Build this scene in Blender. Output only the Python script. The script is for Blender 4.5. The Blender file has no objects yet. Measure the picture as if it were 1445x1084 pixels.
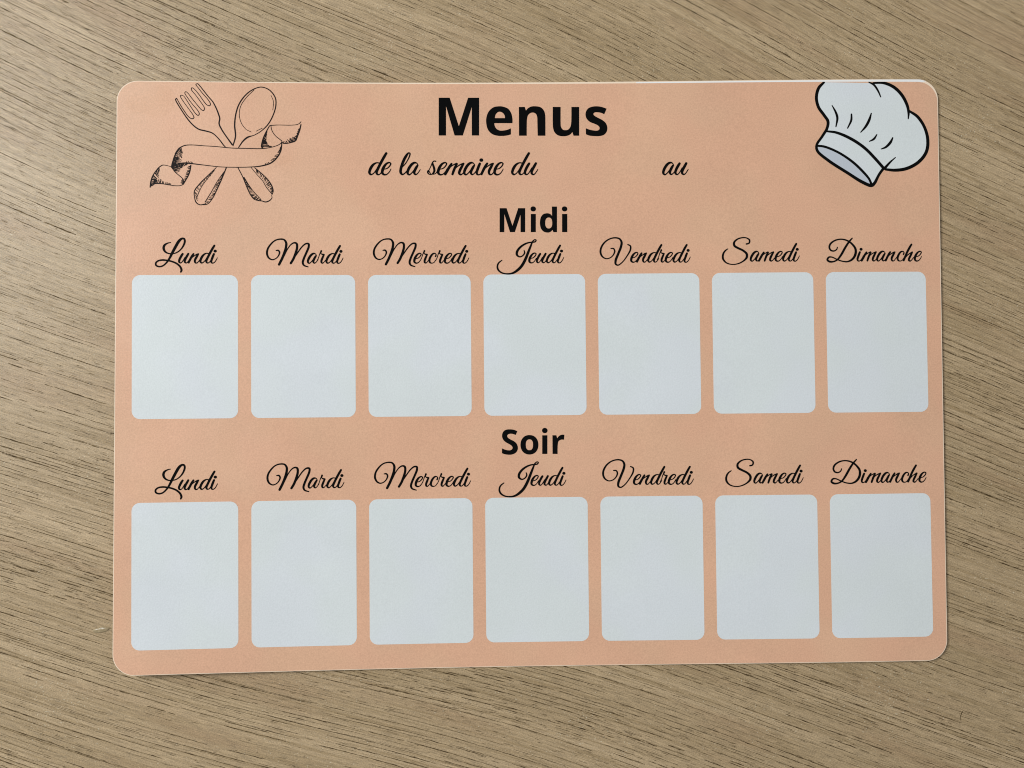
import bpy, bmesh, math, random
from mathutils import Vector
from mathutils.geometry import tessellate_polygon

# ---------------------------------------------------------------- camera, world, lights
scene = bpy.context.scene
MM = 0.001
TABLE_Z = -0.80          # mm: the wooden surface; z = 0 is the sheet's printed face at its middle

cam_data = bpy.data.cameras.new("camera")
cam_data.sensor_fit = 'HORIZONTAL'
cam_data.angle_x = 2 * math.atan(722.5 / 1250.0)
cam_data.clip_start = 0.01
cam_data.clip_end = 50
cam = bpy.data.objects.new("camera", cam_data)
cam.location = (-14.8518 * MM, -12.4662 * MM, 318.9826 * MM)
cam.rotation_euler = (0.0256365, -0.0204761, -0.0091079)
scene.collection.objects.link(cam)
scene.camera = cam

world = bpy.data.worlds.new("World")
scene.world = world
world.use_nodes = True
world.node_tree.nodes["Background"].inputs["Color"].default_value = (0.95, 0.97, 1.0, 1)
world.node_tree.nodes["Background"].inputs["Strength"].default_value = 0.36

def window_light(name, loc, target, sx, sy, power, color):
    ld = bpy.data.lights.new(name, 'AREA')
    ld.shape = 'RECTANGLE'; ld.size = sx; ld.size_y = sy
    ld.energy = power; ld.color = color
    o = bpy.data.objects.new(name, ld)
    o.location = loc
    o.rotation_euler = (Vector(target) - Vector(loc)).to_track_quat('-Z', 'Y').to_euler()
    scene.collection.objects.link(o)
    return o
window_light("window_light", (-1.25, 0.50, 1.30), (0, 0, 0), 0.55, 0.55, 29.5, (0.95, 0.98, 1.0))

scene.view_settings.view_transform = 'Standard'
scene.view_settings.look = 'None'
scene.view_settings.exposure = 0.0
scene.view_settings.gamma = 1.0
scene.cycles.pixel_filter_type = 'BLACKMAN_HARRIS'
scene.cycles.filter_width = 1.05

# ---------------------------------------------------------------- helpers
def lift(u):
    """height (mm) of the sheet's face: its left end curls up most, its right end a little"""
    t = u / 148.5
    return 4.5991 * t * t - 1.8892 * t ** 3 - 2.2577 * t ** 4

def link(name, verts, faces, mats, parent=None, smooth=False, midx=None):
    me = bpy.data.meshes.new(name)
    me.from_pydata([(v[0] * MM, v[1] * MM, v[2] * MM) for v in verts], [], faces)
    for m in (mats if isinstance(mats, (list, tuple)) else [mats]):
        me.materials.append(m)
    if midx:
        me.polygons.foreach_set("material_index", midx)
    if smooth:
        me.polygons.foreach_set("use_smooth", [True] * len(me.polygons))
    me.update()
    o = bpy.data.objects.new(name, me)
    scene.collection.objects.link(o)
    if parent: o.parent = parent
    return o

def nodes_of(mat):
    mat.use_nodes = True
    nt = mat.node_tree
    nt.nodes.clear()
    return nt, nt.nodes, nt.links

class NB:
    """tiny node-building helper"""
    def __init__(s, name):
        s.mat = bpy.data.materials.new(name)
        s.nt, s.n, s.l = nodes_of(s.mat)
        s.out = s.n.new('ShaderNodeOutputMaterial')
        s.bsdf = s.n.new('ShaderNodeBsdfPrincipled')
        s.l.new(s.bsdf.outputs[0], s.out.inputs['Surface'])
    def put(s, sock, v):
        if hasattr(v, 'links') or isinstance(v, bpy.types.NodeSocket): s.l.new(v, sock)
        elif v is not None: sock.default_value = v
    def math(s, op, a, b=None, c=None, clamp=False):
        m = s.n.new('ShaderNodeMath'); m.operation = op; m.use_clamp = clamp
        s.put(m.inputs[0], a)
        if b is not None: s.put(m.inputs[1], b)
        if c is not None: s.put(m.inputs[2], c)
        return m.outputs[0]
    def noise(s, vec, scale, detail=2.0, rough=0.5, dist=0.0):
        m = s.n.new('ShaderNodeTexNoise'); s.put(m.inputs['Vector'], vec)
        m.inputs['Scale'].default_value = scale; m.inputs['Detail'].default_value = detail
        m.inputs['Roughness'].default_value = rough; m.inputs['Distortion'].default_value = dist
        return m.outputs['Fac']
    def ramp(s, v, lo, hi, a=0.0, b=1.0):
        m = s.n.new('ShaderNodeMapRange'); m.interpolation_type = 'SMOOTHSTEP'
        s.put(m.inputs['Value'], v)
        m.inputs['From Min'].default_value = lo; m.inputs['From Max'].default_value = hi
        m.inputs['To Min'].default_value = a; m.inputs['To Max'].default_value = b
        return m.outputs['Result']
    def mix(s, f, a, b, mode='MIX'):
        m = s.n.new('ShaderNodeMix'); m.data_type = 'RGBA'; m.blend_type = mode
        s.put(m.inputs[0], f); s.put(m.inputs[6], a); s.put(m.inputs[7], b)
        return m.outputs[2]
    def comb(s, x, y, z=0.0):
        m = s.n.new('ShaderNodeCombineXYZ'); s.put(m.inputs[0], x); s.put(m.inputs[1], y); s.put(m.inputs[2], z)
        return m.outputs[0]
    def bump(s, h, strength, dist):
        m = s.n.new('ShaderNodeBump'); m.inputs['Strength'].default_value = strength
        m.inputs['Distance'].default_value = dist; s.put(m.inputs['Height'], h)
        s.l.new(m.outputs[0], s.bsdf.inputs['Normal'])
    def coords_mm(s):
        t = s.n.new('ShaderNodeTexCoord')
        m = s.n.new('ShaderNodeVectorMath'); m.operation = 'SCALE'; m.inputs[3].default_value = 1000.0
        s.l.new(t.outputs['Object'], m.inputs[0])
        return m.outputs[0]

# ---------------------------------------------------------------- materials
def print_material(name, col, rough=0.42, mottle=0.035, spec=0.5, tint=None):
    """ink under a satin laminate: colour with faint print mottle, fine orange-peel relief"""
    b = NB(name); p = b.coords_mm()
    fine = b.noise(p, 1.9, 2.0, 0.65)
    soft = b.noise(p, 0.035, 3.0, 0.55)
    f = b.math('ADD', b.math('MULTIPLY', b.math('SUBTRACT', fine, 0.5), mottle * 4.5),
               b.math('MULTIPLY', b.math('SUBTRACT', soft, 0.5), mottle * 2.0))
    f = b.math('ADD', f, 1.0)
    sc = b.n.new('ShaderNodeVectorMath'); sc.operation = 'SCALE'
    sc.inputs[0].default_value = col[:3]; b.l.new(f, sc.inputs[3])
    if tint:
        b.l.new(b.mix(b.ramp(b.noise(p, 0.03, 2.0), 0.42, 0.62), (*col, 1), (*tint, 1)), sc.inputs[0])
    b.l.new(sc.outputs[0], b.bsdf.inputs['Base Color'])
    smudge = b.noise(p, 0.022, 2.0, 0.5, 0.6)
    print_patch = b.ramp(b.noise(p, 0.045, 1.0, 0.5, 0.3), 0.635, 0.655, 0.0, -0.07)     # handled, polished spots
    b.l.new(b.math('ADD', b.ramp(smudge, 0.44, 0.58, rough - 0.06, rough + 0.06), print_patch), b.bsdf.inputs['Roughness'])
    b.bsdf.inputs['Specular IOR Level'].default_value = spec
    b.bump(b.noise(p, 1.9, 2.0, 0.7), 0.45, 0.00010)
    return b.mat

PEACH = print_material("peach_print", (0.725, 0.415, 0.262), mottle=0.10, tint=(0.712, 0.424, 0.266))
WHITE = print_material("cool_white_print", (0.690, 0.728, 0.714), mottle=0.045, tint=(0.694, 0.724, 0.734))
LAVENDER = print_material("pale_lavender_print", (0.52, 0.555, 0.60), mottle=0.02)
INK = print_material("black_ink", (0.0035, 0.0035, 0.0035), rough=0.40, mottle=0.0, spec=0.04)
PENCIL = print_material("soft_black_sketch_ink", (0.016, 0.011, 0.010), rough=0.40, mottle=0.0, spec=0.08)
CREAM = print_material("cream_card_edge", (0.90, 0.72, 0.54), rough=0.35, mottle=0.01)
PLASTIC = print_material("bare_white_plastic", (0.86, 0.85, 0.82), rough=0.35, mottle=0.01)

GRAIN_ANGLE = math.radians(21.5)       # the grain runs down to the right
def drift(x, y):
    """how far a grain line wanders sideways (mm) at x along it; used by the material and by the pores"""
    return 3.0 * math.sin(x / 85 + y / 140 - 2.02) + 1.0 * math.sin(x / 31 - y / 60 + 1.3) + 12.0 * math.sin(x / 160 - y / 70 + 1.85)

def wood_material():
    b = NB("limed_oak"); p = b.coords_mm()
    rot = b.n.new('ShaderNodeVectorRotate'); rot.rotation_type = 'Z_AXIS'
    b.l.new(p, rot.inputs['Vector']); rot.inputs['Angle'].default_value = GRAIN_ANGLE
    sep = b.n.new('ShaderNodeSeparateXYZ'); b.l.new(rot.outputs[0], sep.inputs[0])
    x, y = sep.outputs[0], sep.outputs[1]
    M = b.math
    d1 = M('MULTIPLY', M('SINE', M('ADD', M('ADD', M('DIVIDE', x, 85.0), M('DIVIDE', y, 140.0)), -2.02)), 3.0)
    d2 = M('MULTIPLY', M('SINE', M('ADD', M('SUBTRACT', M('DIVIDE', x, 31.0), M('DIVIDE', y, 60.0)), 1.3)), 1.0)
    d3 = M('MULTIPLY', M('SINE', M('ADD', M('SUBTRACT', M('DIVIDE', x, 160.0), M('DIVIDE', y, 70.0)), 1.85)), 12.0)
    yy = M('ADD', y, M('ADD', d1, M('ADD', d2, d3)))
    def G(ax, ay, z, detail=1.0, rough=0.5):
        return b.noise(b.comb(M('MULTIPLY', x, ax), M('MULTIPLY', yy, ay), z), 1.0, detail, rough)
    band = G(0.0035, 0.055, 1.0, 2.0)
    streak = G(0.018, 0.8, 23.0, 3.0, 0.6)
    fibre = G(0.16, 4.2, 31.0, 2.0, 0.65)
    hair = b.ramp(M('ADD', G(0.22, 3.4, 67.0, 1.0), M('MULTIPLY', M('SUBTRACT', band, 0.5), 0.25)), 0.60, 0.74)
    tone = b.ramp(band, 0.32, 0.68)
    base = b.mix(tone, WOOD_LIGHT, WOOD_MID)
    base = b.mix(b.ramp(streak, 0.38, 0.75), base, WOOD_DARK)
    patch = b.ramp(b.noise(b.comb(M('MULTIPLY', x, 0.010), M('MULTIPLY', yy, 0.07), 5.0), 1.0, 2.0), 0.5, 0.70, 0.0, 0.6)
    base = b.mix(patch, base, WOOD_RED)
    grain = b.noise(p, 2.3, 3.0, 0.8)
    g2 = M('ADD', M('MULTIPLY', M('SUBTRACT', grain, 0.5), 1.5), M('ADD', M('MULTIPLY', M('SUBTRACT', fibre, 0.5), 1.3), 1.0))
    sc = b.n.new('ShaderNodeVectorMath'); sc.operation = 'SCALE'; b.l.new(base, sc.inputs[0]); b.l.new(g2, sc.inputs[3])
    col = b.mix(M('MULTIPLY', hair, 0.28), sc.outputs[0], (0.09, 0.06, 0.025, 1))
    fleck = b.ramp(M('ADD', b.noise(p, 1.6, 1.0), M('MULTIPLY', b.noise(p, 0.03, 1.0), 0.25)), 0.84, 0.90)
    col = b.mix(M('MULTIPLY', fleck, 0.6), col, (0.66, 0.58, 0.42, 1))
    b.l.new(col, b.bsdf.inputs['Base Color'])
    b.bsdf.inputs['Roughness'].default_value = 0.47
    h = M('SUBTRACT', M('ADD', M('MULTIPLY', fibre, 0.35), M('MULTIPLY', grain, 0.45)), M('MULTIPLY', hair, 0.7))
    b.bump(h, 0.5, 0.00014)
    return b.mat
WOOD_LIGHT = (0.470, 0.345, 0.200, 1)
WOOD_MID = (0.400, 0.289, 0.160, 1)
WOOD_DARK = (0.305, 0.212, 0.105, 1)
WOOD_RED = (0.365, 0.243, 0.132, 1)
WOOD = wood_material()

def pore_material():
    b = NB("dark_open_pore"); p = b.coords_mm()
    f = b.ramp(b.noise(p, 0.6, 2.0, 0.7), 0.35, 0.68)
    b.l.new(b.mix(f, (0.060, 0.036, 0.014, 1), (0.21, 0.147, 0.075, 1)), b.bsdf.inputs['Base Color'])
    b.bsdf.inputs['Roughness'].default_value = 0.8
    b.bsdf.inputs['Specular IOR Level'].default_value = 0.15
    return b.mat
PORE = pore_material()

def simple(name, col, rough, trans=0.0):
    b = NB(name); p = b.coords_mm()
    f = b.ramp(b.noise(p, 1.5, 3.0), 0.3, 0.7)
    c2 = (col[0] * 0.75, col[1] * 0.75, col[2] * 0.72, 1)
    b.l.new(b.mix(f, (*col, 1), c2), b.bsdf.inputs['Base Color'])
    b.bsdf.inputs['Roughness'].default_value = rough
    b.bsdf.inputs['Transmission Weight'].default_value = trans
    return b.mat

# ---------------------------------------------------------------- table top
def slab(x0, x1, y0, y1, z0, z1, r=3.0):
    v = []; f = []
    bm = bmesh.new()
    bmesh.ops.create_cube(bm, size=1.0)
    for q in bm.verts:
        q.co.x = x0 if q.co.x < 0 else x1
        q.co.y = y0 if q.co.y < 0 else y1
        q.co.z = z0 if q.co.z < 0 else z1
    bmesh.ops.bevel(bm, geom=list(bm.edges), offset=r, segments=3, profile=0.5, affect='EDGES')
    v = [tuple(q.co) for q in bm.verts]
    bm.verts.index_update()
    f = [[q.index for q in fc.verts] for fc in bm.faces]
    bm.free()
    return v, f
v, f = slab(-800, 800, -450, 450, TABLE_Z - 28, TABLE_Z)
table = link("tabletop", v, f, WOOD)
table["kind"] = "structure"

def build_pores():
    """the oak's open pores: thousands of slim dark slits that follow the grain, denser and longer in some growth bands"""
    rnd = random.Random(11)
    ca, sa = math.cos(-GRAIN_ANGLE), math.sin(-GRAIN_ANGLE)
    V = []; F = []
    def slit(x, yc, L, wd):
        n = max(2, min(16, int(L / 1.5) + 1))
        base = len(V)
        ph = rnd.uniform(0, 6.28); am = rnd.uniform(0.0, 0.07); tilt = rnd.uniform(-0.010, 0.010)
        zj = TABLE_Z + 0.010 + rnd.uniform(0, 0.012)
        for i in range(n + 1):
            t = i / n; xx = x + L * t
            cy = yc - drift(xx, yc) + am * math.sin(ph + xx * 1.3) + tilt * L * (t - 0.5) + rnd.uniform(-0.03, 0.03)
            h = wd * 0.5 * (0.25 + 0.75 * math.sin(math.pi * min(max(t, 0.03), 0.97)) ** 0.5) * rnd.uniform(0.55, 1.25)
            for s_ in (-h, h):
                V.append((xx * ca - (cy + s_) * sa, xx * sa + (cy + s_) * ca, zj))
        for i in range(n):
            a = base + 2 * i
            F.append((a, a + 2, a + 3, a + 1))
    y = -330.0
    while y < 330:                                   # growth bands across the grain
        w = rnd.choice((4, 7, 10, 15, 22)) * rnd.uniform(0.7, 1.3)
        dens = rnd.choice((0.45, 0.7, 0.9, 1.2, 1.6)); lf = rnd.choice((0.35, 0.8, 1.0, 1.3, 1.6)); wf = rnd.uniform(0.8, 1.2)
        lane = y
        while lane < y + w:                          # lanes of long broken lines
            x = -400 + rnd.uniform(0, 40)
            while x < 390:
                run = rnd.lognormvariate(3.5, 0.6) * lf
                end = x + run; yl = lane + rnd.uniform(-0.5, 0.5); wd = rnd.choice((0.15, 0.19, 0.24, 0.30, 0.38)) * wf
                while x < end:
                    L = min(rnd.lognormvariate(2.8, 0.6) * (0.4 + 0.6 * lf), end - x + 2)
                    slit(x, yl, L, wd * rnd.uniform(0.75, 1.15)); x += L + rnd.uniform(-1.0, 1.2); yl += rnd.uniform(-0.12, 0.12)
                x += rnd.lognormvariate(2.2, 0.7) / dens
            lane += rnd.uniform(1.3, 3.6) / dens
        for _ in range(int(760 * w * 0.085 * rnd.choice((0.5, 1, 1.8)))):
            slit(rnd.uniform(-380, 380), rnd.uniform(y, y + w), rnd.uniform(0.6, 3.6), rnd.uniform(0.08, 0.19))
        y += w
    o = link("wood_pores", V, F, PORE, table)
    o["kind"] = "stuff"
build_pores()

# ---------------------------------------------------------------- the menu sheet
def rounded(corners, r, seg=10):
    """rounded outline of a convex quad given anticlockwise"""
    out = []
    n = len(corners)
    for i in range(n):
        p0, p, p2 = Vector(corners[i - 1]), Vector(corners[i]), Vector(corners[(i + 1) % n])
        a = (p0 - p).normalized(); c = (p2 - p).normalized()
        ang = a.angle(c); d = r / math.tan(ang / 2)
        cen = p + (a + c).normalized() * (r / math.sin(ang / 2))
        s, e = p + a * d - cen, p + c * d - cen
        a0 = math.atan2(s.y, s.x); a1 = math.atan2(e.y, e.x)
        while a1 < a0: a1 += 2 * math.pi
        if a1 - a0 > math.pi: a0 += 2 * math.pi
        for k in range(seg + 1):
            t = a0 + (a1 - a0) * k / seg
            out.append((cen.x + r * math.cos(t), cen.y + r * math.sin(t)))
    return out

def columns(outline, step):
    """slice a convex outline into vertical strips: list of (x, ylow, yhigh)"""
    xs = sorted(p[0] for p in outline)
    x0, x1 = xs[0], xs[-1]
    cuts = sorted(set([round(x, 3) for x in xs] + [round(x0 + (x1 - x0) * i / max(1, int((x1 - x0) / step)), 3) for i in range(max(1, int((x1 - x0) / step)) + 1)]))
    keep = [cuts[0]]
    for x in cuts[1:]:
        if x - keep[-1] > 0.02: keep.append(x)
    res = []
    n = len(outline)
    for x in keep:
        xx = min(max(x, x0 + 1e-4), x1 - 1e-4)
        ys = []
        for i in range(n):
            a, c = outline[i], outline[(i + 1) % n]
            if (a[0] - xx) * (c[0] - xx) <= 0 and a[0] != c[0]:
                ys.append(a[1] + (c[1] - a[1]) * (xx - a[0]) / (c[0] - a[0]))
        res.append((xx, min(ys), max(ys)))
    return res

def draped_plate(name, outline, top, bottom, mats, parent, step=5.0):
    """a thin plate following the sheet's bend; closed solid with thickness top-bottom (mm above the sheet's face)"""
    cols = columns(outline, step)
    V = []; F = []; M = []
    for (x, lo, hi) in cols:
        z = lift(x)
        V += [(x, lo, z + top), (x, hi, z + top), (x, lo, z + bottom), (x, hi, z + bottom)]
    for i in range(len(cols) - 1):
        a, c = 4 * i, 4 * (i + 1)
        F.append((a, c, c + 1, a + 1)); M.append(0)
        F.append((a + 2, a + 3, c + 3, c + 2)); M.append(1)
        F.append((a, a + 2, c + 2, c)); M.append(1)
        F.append((a + 1, c + 1, c + 3, a + 3)); M.append(1)
    F.append((0, 1, 3, 2)); M.append(1)
    e = 4 * (len(cols) - 1)
    F.append((e, e + 2, e + 3, e + 1)); M.append(1)
    if len(mats) == 1: M = [0] * len(M)
    return link(name, V, F, mats, parent, midx=M)

SHEET = [(-148.873, -105.364), (147.852, -105.296), (148.803, 105.983), (-147.812, 104.60)]
sheet = bpy.data.objects.new("menu_sheet", None)
sheet.empty_display_size = 0.05
scene.collection.objects.link(sheet)
sheet["label"] = "peach coloured laminated weekly menu planner sheet with white boxes lying on the wooden tabletop"
sheet["category"] = "menu planner"

# base card, then the ink layers, each a few hundredths of a millimetre above the one below
backing = draped_plate("backing_sheet", rounded(SHEET, 7.4, 14), 0.0, -0.77, [CREAM], sheet, 4.0)
INSET = [(-148.62, -105.17), (147.62, -105.10), (148.53, 105.05), (-147.55, 104.40)]
strip = [(38, 104.6), (142.2, 104.6), (144.5, 105.35), (142.2, 105.91), (100, 105.50), (38, 105.22)]
draped_plate("unprinted_strip", strip, 0.016, 0.002, [PLASTIC], sheet, 4.0)
ground_print = draped_plate("peach_print_area", rounded(INSET, 7.2, 14), 0.03, 0.004, [PEACH], sheet, 4.0)

for row, (top, bot) in enumerate(((35.264, -15.714), (-45.146, -96.663))):
    for colm in range(7):
        x0 = -142.445 + 41.395 * colm; x1 = x0 + 36.825
        q = [(x0, bot), (x1, bot), (x1, top), (x0, top)]
        draped_plate("meal_box", rounded(q, 2.9, 8), 0.06, 0.032, [WHITE], sheet, 5.0)

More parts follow.
